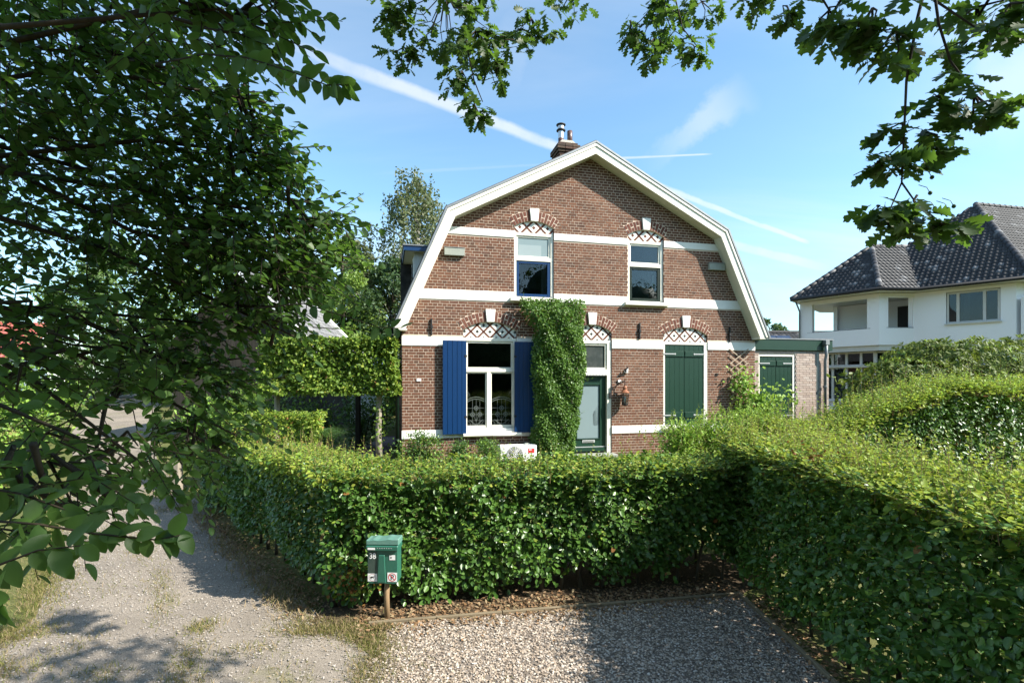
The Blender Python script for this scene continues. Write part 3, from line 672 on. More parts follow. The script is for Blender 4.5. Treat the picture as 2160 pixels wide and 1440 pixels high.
    # brick reveals beside the frame
    p = MB(); p.add([(u0, 0, z0), (u0, 0.16, z0), (u0, 0.16, sp), (u0, 0, sp)], [(0, 1, 2, 3)]); p.add([(u1, 0, z0), (u1, 0.16, z0), (u1, 0.16, sp), (u1, 0, sp)], [(3, 2, 1, 0)])
    p.build('reveal', BRICKA, A)
make_arch(OPEN[0], 0.37, 6.90, False); make_arch(OPEN[1], 0.37, 6.885, False)
for o in OPEN[2:]: make_arch(o, 0.325, 4.20, True)

def frame_boxes(u0, u1, z0, z1, l, r, b, t, y0, y1):
    bx = [(u0, u0+l, y0, y1, z0, z1), (u1-r, u1, y0, y1, z0, z1), (u0+l, u1-r, y0, y1, z1-t, z1)]
    if b: bx.append((u0+l, u1-r, y0, y1, z0, z0+b))
    return bx
def pane(u0, u1, z0, z1, y, par, mat=GLASS, name='pane'):
    q = MB(); q.box(u0, u1, y, y+0.006, z0, z1); return q.build(name, mat, par)
# upper windows
for (u0, u1, z0, head, *_), sash in ((OPEN[0], BLUE), (OPEN[1], DGREEN)):
    w = B('window', CREAM, house, *frame_boxes(u0, u1, z0, head, 0.065, 0.075, 0.03, 0.075, 0.035, 0.155), (u0+.065, u1-.075, 0.03, 0.155, 6.04, 6.13), bevel=0.004)
    a, b = u0+0.068, u1-0.078
    B('sash', CREAM, w, *frame_boxes(a, b, 6.134, head-0.078, 0.045, 0.05, 0.04, 0.045, 0.065, 0.11), bevel=0.004)
    B('sash', sash, w, *frame_boxes(a, b, z0+0.034, 6.035, 0.075, 0.085, 0.075, 0.065, 0.05, 0.10), bevel=0.008)
    if sash is BLUE:
        pane(a+0.04, b-0.045, 6.17, head-0.12, 0.085, w, FROST); pane(a+0.06, b-0.24, 6.18, head-0.30, 0.080, w, FROST2, 'privacy_film')
    else: pane(a+0.04, b-0.045, 6.17, head-0.12, 0.085, w)
    pane(a+0.07, b-0.08, z0+0.10, 5.975, 0.075, w)
    q = MB(); q.prism([(u0-0.12, 4.985), (u1+0.10, 4.985), (u1+0.10, 5.07), (u0-0.12, 5.07)], -0.13, 0.03); q.build('sill', CREAM, w, bevel=0.006)
    if sash is DGREEN:
        bl = MB()
        for i in range(34): bl.obox(((a+b)/2-.11, 0.17, z0+0.10+i*0.026), (0.30, 0, 0), (0, 0.011, 0.006), (0, 0.0006, -0.001))
        bl.build('blind', BLIND, w); B('curtain_rail', HINGE, w, (b-0.17, b-0.15, 0.15, 0.16, 5.5, 5.86))
    else:
        cu = MB(); cu.add([(b-0.20+0.02*math.sin(i*1.7)+i*0.012, 0.22+0.03*math.sin(i*2.1), zz) for zz in (z0+0.1, 6.0) for i in range(12)], [(i, i+1, 13+i, 12+i) for i in range(11)]); cu.build('curtain', CURTAIN, w)
# large ground floor window
u0, u1, z0, head = OPEN[2][:4]; z0 = 1.70
w = B('window', CREAM, house, *frame_boxes(u0, u1, z0, head, 0.075, 0.085, 0.09, 0.085, 0.02, 0.155), (u0+.075, u1-.085, 0.018, 0.155, 3.185, 3.265), (2.09, 2.185, 0.024, 0.15, z0+.09, 3.185), bevel=0.005)
B('sash', CREAM, w, *frame_boxes(u0+.077, u1-.087, 3.268, head-.088, 0.045, 0.05, 0.04, 0.045, 0.05, 0.10), bevel=0.004)
for a, b in ((u0+.077, 2.088), (2.187, u1-.087)): B('sash', CREAM, w, *frame_boxes(a, b, z0+.093, 3.183, 0.03, 0.03, 0.05, 0.03, 0.05, 0.10), bevel=0.004)
pane(u0+.11, u1-.12, 3.30, head-.12, 0.075, w)
def ring(q, c, r, y, w_=0.006, n=14):
    for i in range(n):
        a, b = 2*math.pi*i/n, 2*math.pi*(i+1)/n; line(q, (c[0]+r*math.cos(a), c[1]+r*math.sin(a)), (c[0]+r*math.cos(b), c[1]+r*math.sin(b)), y, w_)
def line(q, p, r_, y, w_=0.006):
    d = Vector((r_[0]-p[0], r_[1]-p[1])); l = d.length
    if l < 1e-5: return
    d /= l; nx, nz = -d.y*w_/2, d.x*w_/2
    q.add([(p[0]+nx, y, p[1]+nz), (p[0]-nx, y, p[1]-nz), (r_[0]-nx, y, r_[1]-nz), (r_[0]+nx, y, r_[1]+nz)], [(0, 1, 2, 3)])
for a, b in ((u0+.107, 2.058), (2.217, u1-.117)):
    p = pane(a, b, z0+.14, 3.155, 0.075, w); q = MB(); c = (a+b)/2; hw_ = (b-a)/2-0.01; zb = z0+0.17; y = 0.0725
    for rr, zz in ((0.0, 2.56), (0.0, 2.51)):
        pts = [(c+hw_*t, zz-0.075*t*t) for t in np.linspace(-1, 1, 13)]
        for s_, e_ in zip(pts[:-1], pts[1:]): line(q, s_, e_, y, 0.011)
    for x in (-0.42, 0.0, 0.42): line(q, (c+x*hw_, zb), (c+x*hw_, 2.50-0.075*x*x), y)
    for zz in (2.28, 2.12, 1.97, 1.84): line(q, (c-hw_, zz+.0), (c+hw_, zz), y)
    line(q, (c-hw_, zb), (c+hw_, zb), y)
    for cc in ((c, 2.28), (c-0.42*hw_, 2.12), (c+0.42*hw_, 2.12)):
        ring(q, cc, 0.052, y, 0.009); line(q, (cc[0]-.035, cc[1]-.035), (cc[0]+.035, cc[1]+.035), y); line(q, (cc[0]-.035, cc[1]+.035), (cc[0]+.035, cc[1]-.035), y)
    for s_ in (-1, 1):
        line(q, (c, 1.95), (c+s_*0.3*hw_, 2.09), y); line(q, (c, 1.86), (c+s_*0.75*hw_, 1.99), y); line(q, (c, 1.82), (c+s_*0.75*hw_, 1.99), y); line(q, (c, 1.84), (c+s_*0.18*hw_, zb), y)
        ring(q, (c+s_*hw_, zb), 0.08, y)
    q.build('etched_pattern', LEAD, p)
q = MB(); q.box(u0-0.02, u1+0.10, -0.16, 0.03, 1.60, 1.665); q.box(u0+0.03, u1+0.04, -0.06, 0.04, 1.668, 1.70); q.build('sill', CREAM, w, bevel=0.006)
# shutters
def shutter(u0, u1, z0, z1, y, mat, n, par, rot=0.0, pivot=None, groove=0.008, name='shutter'):
    s_ = empty(name); s_.parent = par
    base = pivot if pivot is not None else u0; s_.location = (base, y, 0); s_.rotation_euler = (0, 0, rot)
    q = MB(); q.box(u0-base+.002, u1-base-.002, -0.012, 0.012, z0+.003, z1-.003); back = q.build(name, mat, None); back.parent = par; back.location = s_.location; back.rotation_euler = s_.rotation_euler
    bpy.data.objects.remove(s_)
    wd = (u1-u0)/n
    for i in range(n): B('plank', mat, back, (u0-base+i*wd+groove/2, u0-base+(i+1)*wd-groove/2, -0.026, -0.0125, z0, z1), bevel=0.004)
    return back
sL = shutter(0.965, 1.555, 1.655, 3.957, -0.085, BLUE, 5, house, R(2.0), 1.555)
sR = shutter(2.775, 3.37, 1.655, 3.955, -0.085, BLUE, 5, house, R(-2.0), 2.775)
for s_, x in ((sL, -0.02), (sR, 0.02)):
    for zz in (2.05, 3.55): B('hinge', IRON, s_, (x-0.03, x+0.03, -0.035, -0.026, zz, zz+0.05))
# green shutters, closed
def closed_shutters(uo0, uo1, zb, zt, ua, ub, par, y, hz):
    w = B('window', CREAM, par, *frame_boxes(uo0, uo1, zb, zt, ua-uo0, uo1-ub, 0.06, 0.075, y, y+0.14), bevel=0.005)
    mid = (ua+ub)/2; outl = []
    for a, b, side in ((ua+.004, mid-.005, 1), (mid+.005, ub-.004, -1)):
        s_ = B('shutter', GREEN, w, (a, b, y+0.035, y+0.06, zb+.064, zt-.08))
        n = 4; wd = (b-a)/n
        for i in range(n): B('plank', GREEN, s_, (a+i*wd+.0015, a+(i+1)*wd-.0015, y+0.022, y+0.0345, zb+.066, zt-.082), bevel=0.002)
        for h in hz:
            B('batten', GREEN, s_, (a+.01, b-.01, y-0.004, y+0.0215, h-.075, h+.075), bevel=0.005)
            q = MB(); x0 = a-0.03 if side > 0 else b+0.03; x1 = a+0.30 if side > 0 else b-0.30
            lo, hi = min(x0, x1), max(x0, x1); q.box(lo, hi, y-0.014, y-0.005, h-.015, h+.015); e = x1
            q.lathe([(0.024, -0.005), (0.024, 0.005)], (0, 0, 0), 12)
            base = len(q.v)-24
            for i in range(24): vx, vy, vz = q.v[base+i]; q.v[base+i] = (e+vx, y-0.010+vz, h+vy)
            q.build('strap_hinge', HINGE, s_)
    return w
w = closed_shutters(6.985, 8.345, 1.70, 4.03, 7.035, 8.235, house, 0.0, (3.70, 2.02))
B('sill', CREAM, w, (6.93, 8.40, -0.10, 0.03, 1.62, 1.695), bevel=0.006)
# front door
u0, u1, z0, head = OPEN[3][:4]
w = B('door_frame', CREAM, house, *frame_boxes(u0, u1, 1.06, head, 0.05, 0.125, 0, 0.085, 0.02, 0.16), (u0+.05, u1-.125, -0.01, 0.16, 3.14, 3.26), bevel=0.005)
B('sash', CREAM, w, *frame_boxes(u0+.052, u1-.127, 3.263, head-.088, 0.05, 0.05, 0.05, 0.05, 0.05, 0.10), bevel=0.004)
pane(u0+.095, u1-.17, 3.305, head-.13, 0.08, w, TOPGLASS)
q = MB()
for i in range(22): q.box(u0+.06+i*0.042, u0+.085+i*0.042, -0.02, 0.01, 3.105, 3.135)
q.box(u0+.052, u1-.127, -0.022, 0.012, 3.136, 3.143); q.build('drip_strip', ENAMEL, w)
d0, d1 = u0+.052, u1-.128
door = B('door', GREEN, house, (d0, 4.525, 0.10, 0.15, 1.07, 3.10), (5.16, d1, 0.10, 0.15, 1.07, 3.10), (4.525, 5.16, 0.10, 0.15, 2.85, 3.10), (4.525, 5.16, 0.10, 0.15, 1.07, 1.435), bevel=0.004)
B('glazing_bead', GREEN, door, *frame_boxes(4.50, 5.185, 1.41, 2.875, 0.025, 0.025, 0.025, 0.025, 0.078, 0.099), bevel=0.006)
B('weather_bar', HINGE, door, (d0+.01, d1-.01, 0.075, 0.099, 1.205, 1.222)); B('weather_rail', GREEN, door, (d0+.005, d1-.005, 0.06, 0.099, 1.10, 1.195), bevel=0.006)
pane(4.527, 5.158, 1.437, 2.848, 0.115, door, FROSTD)
q = MB(); jag = [(4.530, 1.44), (5.155, 1.44), (5.155, 1.80), (5.04, 1.765), (4.985, 1.79), (4.98, 1.93), (4.985, 2.02), (4.972, 2.08), (5.0, 2.15), (5.05, 2.19), (5.075, 2.26), (5.13, 2.33), (5.155, 2.37), (5.155, 2.845), (4.530, 2.845)]
bmx = bmesh.new(); vv = [bmx.verts.new((x, 0.111, z)) for x, z in jag]; bmx.faces.new(vv); bmesh.ops.triangulate(bmx, faces=bmx.faces[:]); me = bpy.data.meshes.new('frosted_film'); bmx.to_mesh(me); bmx.free(); me.materials.append(FROST); link('frosted_film', me, door)
q = MB(); q.lathe([(0.062, 0), (0.062, 0.003)], (0, 0, 0), 18)
q.v = [(4.60+x, 0.1075-z, 2.765+y) for x, y, z in q.v]; q.build('sticker', STICK, door)
B('letter_plate', HINGE, door, (4.665, 5.02, 0.085, 0.099, 1.325, 1.395), bevel=0.004); B('letter_flap', STEEL, door, (4.70, 4.985, 0.078, 0.086, 1.342, 1.378), bevel=0.003)
q = MB(); q.lathe([(0.022, 0), (0.022, 0.04), (0.032, 0.05), (0.032, 0.075), (0.015, 0.085)], (0, 0, 0), 12); q.v = [(4.455+x, 0.10-z, 2.05+y) for x, y, z in q.v]; q.build('door_knob', HINGE, door, True)
B('door_bell', IRON, w, (u1-.075, u1-.005, -0.012, 0.019, 2.50, 2.66), bevel=0.004)
B('door_step', GREYV, house, (u0-.05, u1+.05, -0.28, 0.09, 0.90, 1.05), bevel=0.01)
# wall ties, vents, plates
for uu, za, zb in ((0.704, 4.075, 4.49), (6.268, 4.08, 4.52), (9.04, 4.05, 4.475)):
    q = MB(); q.box(uu-.018, uu+.018, -0.05, -0.005, za, zb); q.box(uu-.03, uu+.03, -0.065, -0.008, (za+zb)/2-.04, (za+zb)/2+.04); q.build('wall_tie', IRON, house, bevel=0.005)
for uu, zz in ((1.26, 6.14), (8.60, 6.14)):
    q = MB(); q.box(uu-.25, uu+.25, -0.10, -0.010, zz-.095, zz+.095)
    v_ = q.build('vent_box', GREYV, house, bevel=0.008); B('vent_lip', ZINC, v_, (uu-.255, uu+.255, -0.112, -0.012, zz+.098, zz+.106))
q = MB(); q.box(0.345, 0.455, -0.024, -0.012, 2.955, 3.02); q.build('number_plate', ENAMEL, house, bevel=0.003)
q = MB(); q.box(5.63, 5.72, -0.04, -0.012, 2.925, 2.99); q.build('number_plate', ENAMEL, house, bevel=0.004)
q = MB(); q.box(0.95, 2.9, -0.022, -0.012, 3.96, 3.975)
# chimney
CU, CV, CZ = 5.00, 2.40, 9.83
q = MB(); q.box(CU-.27, CU+.27, CV-.27, CV+.27, 8.4, CZ); chim = q.build('chimney', BRICKC, roof)
for i in range(11):
    zz = CZ-0.075*(i+1); ex = 0.012
    for kx in range(3): B('brick', BRICKC, chim, (CU-.27-ex+kx*0.186+(0.0 if i % 2 else .02), CU-.27-ex+kx*0.186+0.172, CV-.27-ex, CV-.22, zz, zz+0.064))
    for ky in range(2): B('brick', BRICKC, chim, (CU-.27-ex-.002, CU-.19, CV-.21+ky*0.23, CV-.21+ky*0.23+.215, zz, zz+0.064))
for ex, zz in ((0.02, 0.0), (0.06, 0.075), (0.10, 0.15), (0.10, 0.225), (0.04, 0.30)):
    for kx in range(3):
        wd = (0.54+2*ex)/3; B('brick', BRICKC, chim, (CU-.27-ex+kx*wd, CU-.27-ex+(kx+1)*wd-.012, CV-.27-ex, CV+.27+ex, CZ+zz, CZ+zz+0.064), bevel=0.004)
q = MB(); q.prism([(CU-.28, CZ+.365), (CU+.28, CZ+.365), (CU+.16, CZ+.46), (CU-.18, CZ+.46)], CV-.25, CV+.25); q.build('mortar_cap', MORTAR2, chim)
q = MB(); q.lathe([(0.085, CZ+.40), (0.085, CZ+.62)], (CU-.14, CV, 0), 16); f1 = q.build('flue_pipe', BROWNP, chim, True)
q = MB(); q.lathe([(0.087, CZ+.60), (0.087, CZ+.86), (0.10, CZ+.88), (0.10, CZ+.99)], (CU-.14, CV, 0), 16); q.build('flue_sleeve', STEEL, f1)
q = MB(); q.lathe([(0.09, CZ+.82), (0.14, CZ+.835), (0.14, CZ+.86), (0.101, CZ+.89)], (CU-.14, CV, 0), 16); q.lathe([(0.11, CZ+.985), (0.145, CZ+1.01), (0.145, CZ+1.03), (0.05, CZ+1.06)], (CU-.14, CV, 0), 16); q.build('flue_cowl', IRON, f1)
q = MB(); q.lathe([(0.082, CZ+.40), (0.082, CZ+.86), (0.066, CZ+.87), (0.066, CZ+.6)], (CU+.15, CV, 0), 16); q.build('flue_pipe', BROWNP, chim, True)
# dormer in the left slope
q = MB(); q.box(0.40, 2.2, 2.42, 5.0, 5.2, 6.66); dm = q.build('dormer', VFRAME, roof)
B('dormer_fascia', BLUE, dm, (0.10, 1.3, 2.18, 2.22, 6.665, 6.80), (0.10, 0.14, 2.22, 5.25, 6.665, 6.80)); B('dormer_soffit', SOFFIT, dm, (0.14, 1.3, 2.22, 5.2, 6.664, 6.69))
B('dormer_roof', ZINC, dm, (0.07, 1.6, 2.15, 5.28, 6.802, 6.835)); 
for a in (2.55, 3.4, 4.25):
    x = B('dormer_window', ENAMEL, dm, (0.375, 0.398, a, a+.75, 5.75, 6.55)); B('pane', GLASS, x, (0.368, 0.374, a+.06, a+.69, 5.81, 6.49))

# wall lantern, lamp, air conditioner: things of their own, turned like the house
def hthing(name, u, v, z, label, cat): return empty(name, hw(u, v, z), HTH, label, cat)
lt = hthing('wall_lantern', 5.74, -0.16, 2.30, 'rusty copper wall lantern on a black iron bracket beside the front door', 'lantern')
q = MB(); q.tube([(-.28, 0.155, 0.46), (0.02, 0.0, 0.66)], 0.012, 6); q.tube([(-.06, .155, 0.64), (0.03, 0, 0.66), (0.03, 0, 0.54)], 0.012, 6); q.box(-.30, -.26, 0.135, 0.152, 0.40, 0.52); q.build('bracket', IRON, lt)
q = MB(); q.lathe([(0.115, 0.34), (0.12, 0.355), (0.05, 0.43), (0.05, 0.47), (0.062, 0.475), (0.03, 0.54)], (0.03, 0, 0), 12); q.build('lantern_cap', RUST, lt)
q = MB()
for sx in (-1, 1):
    for sy in (-1, 1): q.tube([(0.03+sx*.055, sy*.055, 0.05), (0.03+sx*.075, sy*.075, 0.335)], 0.007, 5)
q.lathe([(0.03, 0.0), (0.085, 0.03), (0.085, 0.055)], (0.03, 0, 0), 12); q.build('cage', IRON, lt)
q = MB()
for sx, sy, ax in ((-1, 0, 'y'), (1, 0, 'y'), (0, -1, 'x'), (0, 1, 'x')):
    if ax == 'y': q.add([(0.03+sx*.055, -.053, .057), (0.03+sx*.055, .053, .057), (0.03+sx*.073, .071, .333), (0.03+sx*.073, -.071, .333)], [(0, 1, 2, 3)])
    else: q.add([(0.03-.053, sy*.055, .057), (0.03+.053, sy*.055, .057), (0.03+.071, sy*.073, .333), (0.03-.071, sy*.073, .333)], [(0, 1, 2, 3)])
q.build('lantern_glass', GLASS, lt)
q = MB(); q.lathe([(0.018, 0.055), (0.018, 0.15), (0.03, 0.20), (0.012, 0.26)], (0.03, 0, 0), 10); q.build('bulb', ENAMEL, lt, True)
sp_ = hthing('security_light', 5.86, -0.05, 3.17, 'small white security sensor with dark eye on the brick above the lantern', 'sensor')
q = MB(); q.box(-.05, .05, -.02, .036, 0, .05); q.prism([(-.01, .05), (.055, .05), (.055, .16), (.03, .16)], -.02, .03); q.build('housing', ENAMEL, sp_, bevel=0.006)
q = MB(); q.tube([(-.02, -.03, .03), (-.05, -.07, .08), (.02, -.06, .15)], .022, 8); q.build('sensor_head', IRON, sp_)
ac = hthing('air_conditioner', 2.30, -0.55, gz(0.0, 12.2), 'white outdoor air conditioner unit under the large window', 'air conditioner')
q = MB(); q.box(0, 0.93, 0, 0.32, 0, 0.41); q.build('casing', ENAMEL, ac, bevel=0.015)
q = MB(); q.lathe([(0.20, 0), (0.20, 0.008)], (0, 0, 0), 28); q.v = [(0.38+x, -0.002-z, 0.205+y) for x, y, z in q.v]; q.build('fan_opening', BLACKP, ac)
for rr in (0.05, 0.08, 0.11, 0.14, 0.17, 0.195):
    q = MB(); q.tube([(0.38+rr*math.cos(t), -0.018, 0.205+rr*math.sin(t)) for t in np.linspace(0, 2*math.pi, 25)], 0.005, 5); q.build('grille_ring', ENAMEL, ac)
q = MB()
for t in range(4): q.tube([(0.38-0.2*math.cos(t*.785), -0.018, 0.205-0.2*math.sin(t*.785)), (0.38+0.2*math.cos(t*.785), -0.018, 0.205+0.2*math.sin(t*.785))], 0.004, 5)
q.build('grille_spokes', ENAMEL, ac)
B('sticker', REDP, ac, (0.71, 0.87, -0.004, -0.0005, 0.22, 0.33)); B('sticker', ENAMEL, ac, (0.73, 0.80, -0.007, -0.0045, 0.29, 0.31))
B('cable_box', GREYV, ac, (0.68, 0.80, 0.18, 0.30, 0.412, 0.44), bevel=0.005); q = MB(); q.box(0.08, 0.16, 0.02, 0.30, -0.10, -0.001); q.box(0.77, 0.85, 0.02, 0.30, -0.10, -0.001); q.build('foot', IRON, ac)
# trellis
tr = hthing('trellis', 9.03, -0.05, 2.30, 'weathered wooden diamond trellis on the brick beside the annex', 'trellis')
for i in range(7):
    a = MB(); x0, z0 = 0.0, i*0.19; x1, z1 = 0.60, z0+0.42
    a.obox(((x0+x1)/2, 0, (z0+z1)/2), ((x1-x0)/2, 0, (z1-z0)/2), (0, 0.006, 0), (-.008, 0, .011)); a.build('slat', TRELW, tr)
    a = MB(); a.obox(((x0+x1)/2, 0.015, (z0+z1)/2), ((x1-x0)/2, 0, -(z1-z0)/2), (0, 0.006, 0), (.008, 0, .011)); a.build('slat', TRELW, tr)

# ------------------------------------------------------------------ annex
AV = 0.10
ax = empty('annex', hw(9.90, AV, 0), HTH, 'pale brick flat-roofed annex with green fascia beside the brick house', 'annex')
def bond(par, u0, u1, z0, z1, holes, mat, mortar, course=0.068, st=0.225, nmax=120):
    mo = MB(); ivs = [(z0, z1)]
    zs = sorted({z0, z1, *[h[2] for h in holes], *[h[3] for h in holes]})
    for za, zb in zip(zs[:-1], zs[1:]):
        for a, b in subtract([(u0, u1)], [(h[0], h[1]) for h in holes if h[2] <= (za+zb)/2 <= h[3]]): mo.add([(a, 0, za), (b, 0, za), (b, 0, zb), (a, 0, zb)], [(0, 1, 2, 3)])
    wl = mo.build('wall', mortar, par); stf = MB(); q = MB(); q.box(0, st-.01, -.008, .002, 0, course-.01, 0, False); me = q.mesh('brick', mat); z = z0+.01; k = 0; cnt = 0; lst = []
    while z+course < z1:
        for a, b in subtract([(u0, u1)], [(h[0]-.004, h[1]+.004) for h in holes if h[2]-.02 <= z+course/2 <= h[3]+.02]):
            x = math.floor((a-u0)/st)*st+u0-(st/2 if k % 2 else 0)
            while x < b:
                xa, xb = max(x, a), min(x+st-.01, b)
                if xb-xa > .025:
                    if xb-xa > st-.0105: lst.append((x, z))
                    else: stf.box(xa, xb, -.008, .002, z, z+course-.01, 0, False)
                x += st
        z += course; k += 1
    lst.sort(key=lambda t: -t[1])
    for i, (x, z) in enumerate(lst):
        if i < nmax: link('brick', me, wl, (x, random.uniform(-.002, .001), z))
        else: stf.box(x, x+st-.01, -.008-random.uniform(0, .002), .002, z, z+course-.01, 0, False)
    tag(stf.build('brickwork', mat, wl), kind='stuff'); return wl
bond(ax, 0.02, 2.62, 0.9, 3.85, [(0.19, 1.45, 1.6, 3.75)], BRICKP, MORTAR2, nmax=300)
q = MB(); q.box(0.02, 2.62, 0.20, 6.0, 0.9, 3.845); q.add([(0.02, 0, 0.9), (0.02, 0.2, 0.9), (0.02, 0.2, 3.84), (0.02, 0, 3.84)], [(0, 3, 2, 1)]); q.add([(2.62, 0, 0.9), (2.62, 0.2, 0.9), (2.62, 0.2, 3.84), (2.62, 0, 3.84)], [(0, 1, 2, 3)]); q.build('annex_body', BRICKP, ax)
q = MB(); q.box(-0.03, 2.70, -0.07, 6.1, 3.852, 4.165); q.build('fascia', GREEN, ax, bevel=0.006)
q = MB(); q.box(-0.05, 2.72, -0.09, 6.12, 4.167, 4.20); q.build('roof_edge', ZINC, ax)
closed_shutters(0.195, 1.445, 1.6, 3.745, 0.24, 1.36, ax, 0.02, (3.47, 1.95))
q = MB(); q.tube([(2.40, -0.14, 4.12), (2.40, -0.14, 3.7), (2.40, -0.10, 3.55), (2.40, -0.10, 0.97)], 0.045, 10)
q.build('drainpipe', ZINC, ax, True); q = MB(); q.box(2.33, 2.47, -0.20, -0.072, 4.02, 4.155); q.tube([(2.40, -0.10, 2.75), (2.40, -0.10, 2.82)], 0.06, 10); q.build('rainwater_head', ZINC, ax, bevel=0.006)
q = MB(); q.box(2.18, 2.26, -0.016, 0.0, 0.97, 3.84); q.build('expansion_strip', GREYV, ax)

# ------------------------------------------------------------------ hedges
def lumps(p, amp=0.05, f=2.3):
    return amp*(np.sin(p[:, 0]*f*1.7+p[:, 2]*f)+np.sin(p[:, 1]*f*1.3-p[:, 2]*f*1.9+1.7)+np.sin((p[:, 0]+p[:, 1])*f*2.9+p[:, 2]*f*2.3+0.6)*0.7)
def holes(p, amp=0.11):
    s_ = np.sin(p[:, 0]*13+p[:, 1]*11+np.sin(p[:, 2]*9)*1.5)*np.sin(p[:, 2]*15+np.sin(p[:, 0]*8+p[:, 1]*7)*1.7)+0.6*np.sin(p[:, 0]*29-p[:, 1]*23+p[:, 2]*7)*np.sin(p[:, 2]*31+p[:, 0]*5)
    return amp*np.clip(s_*1.5, 0, 1.2)
def face(o, e1, e2, nrm, dens, depth=0.09, tilt=0.8, up=0.45, droop=0.35):
    """leaves in a clipped hedge face: o corner, e1/e2 edges, nrm outward"""
    o, e1, e2, nrm = (np.array(q, float) for q in (o, e1, e2, nrm)); A = np.linalg.norm(np.cross(e1, e2)); n = int(A*dens); nrm = nrm/np.linalg.norm(nrm)
    a, b = rng.random((n, 1)), rng.random((n, 1)); p = o+a*e1+b*e2; d = rng.exponential(depth, (n, 1)); p = p-nrm*np.minimum(d, 0.5)+nrm*(lumps(p)-holes(p))[:, None]+rv(n, 0.012)
    ax = unit(nrm*0.45+np.array([0, 0, -droop])+rv(n, 0.55)); nm = unit(nrm*0.75+np.array([0, 0, up])+rv(n, 0.36*tilt))
    return p, ax, nm, d[:, 0] < depth*0.9
def top_face(o, e1, e2, dens, depth=0.10):
    o, e1, e2 = (np.array(q, float) for q in (o, e1, e2)); A = np.linalg.norm(np.cross(e1, e2)); n = int(A*dens)
    p = o+rng.random((n, 1))*e1+rng.random((n, 1))*e2; d = rng.exponential(depth, (n, 1)); p[:, 2:3] -= np.minimum(d, 0.45); p[:, 2] += lumps(p, 0.05, 2.6)-0.5*holes(p, .12); p += rv(n, 0.01)
    ax = unit(rv(n, 0.8)*np.array([1, 1, 0.35])+np.array([0, 0, 0.18])); nm = unit(np.array([0, 0, 1.0])+rv(n, 0.5))
    return p, ax, nm, d[:, 0] < depth
def cat(*parts): return [np.concatenate(q) for q in zip(*parts)]
def shoots(base, hmin, hmax, per, root, mats, lean=0.28, size=(0.03, 0.055), T=OVATE, nm_='young_shoots', tw=SHOOT, r=0.0028):
    """upright new shoots with small leaves"""
    n = len(base); h = rng.uniform(hmin, hmax, (n, 1)); d = unit(np.array([0, 0, 1.0])+rv(n, lean)*np.array([1, 1, 0.2])); tip = base+d*h
    sticks('shoot_stems', base-d*0.12, tip, np.full(n, r), np.full(n, r*0.4), tw, root)
    P = []; AX = []; NM = []; SZ = []
    for j in range(per):
        t = (j+0.7+rng.random((n, 1))*0.4)/per; P.append(base+d*h*t); ang = rng.random(n)*6.283; side = np.stack([np.cos(ang), np.sin(ang), np.full(n, 0.35)], 1)
        AX.append(unit(side+rv(n, 0.3))); NM.append(unit(np.array([0, 0, 1.0])+rv(n, 0.5))); SZ.append(rng.uniform(*size, n)*(1.15-0.5*t[:, 0]))
    P, AX, NM, SZ = map(np.concatenate, (P, AX, NM, SZ))
    return foliage(root, T, P, AX, NM, SZ, mats, rng.integers(0, len(mats), len(P)) if isinstance(mats, list) else None, 0, None, nm_)
def sprays(root, bs, dr, lr, per, mats, w, size=(.038, .065), T=OVATE, spread=.32, r=.002, nm_='spray_leaves'):
    """side twigs leaving a hedge face with two rows of leaves"""
    nb = len(bs); d = unit(np.asarray(dr, float)+rv(nb, spread)); L_ = rng.uniform(*lr, (nb, 1)); sticks('side_sprays', bs, bs+d*L_, np.full(nb, r), np.full(nb, r*.5), SHOOT, root); P = []; AX = []; NM = []
    for j in range(per):
        t = (j+1)/per; P.append(bs+d*L_*t); sd = unit(np.cross(d, [0, 0, 1.0]))*(1 if j % 2 else -1); AX.append(unit(sd*0.8+d*0.6+rv(nb, .18))); NM.append(unit(np.array([-.1, -.1, 1.0])+rv(nb, .28)))
    P, AX, NM = map(np.concatenate, (P, AX, NM)); foliage(root, T, P, AX, NM, rng.uniform(*size, len(P)), mats, rng.choice(len(mats), len(P), p=w), 0, None, nm_)
def stems(root, pts, h, mat=BARK, r=0.022):
    for x, y in pts:
        q = MB(); z = gz(x, y); b = Vector(root.location); p0 = Vector((x, y, z-0.02)); k = [p0+Vector((random.gauss(0, .02)*i, random.gauss(0, .02)*i, h*i/4)) for i in range(5)]
        rr = r*random.uniform(.7, 1.35); q.tube([p-b for p in k], [rr*1.25, rr, rr*.95, rr*.9, rr*.7], 7); q.build('stem', mat, root, True)
def hedge_mix(p, zt, young_top=0.10, brown=0.004):
    """0 mature leaf, 1 young leaf, 2 brown leaf"""
    m_ = np.zeros(len(p), int); r = rng.random(len(p)); k = np.clip((p[:, 2]-(zt-0.30))/0.30, 0, 1); m_[r < 0.012+young_top*k*k*4] = 1; m_[rng.random(len(p)) < brown] = 2; return m_
HM = [HEDGE, YOUNG, BROWNL]
def lerp2(a, b, t): return (a[0]+(b[0]-a[0])*t, a[1]+(b[1]-a[1])*t)

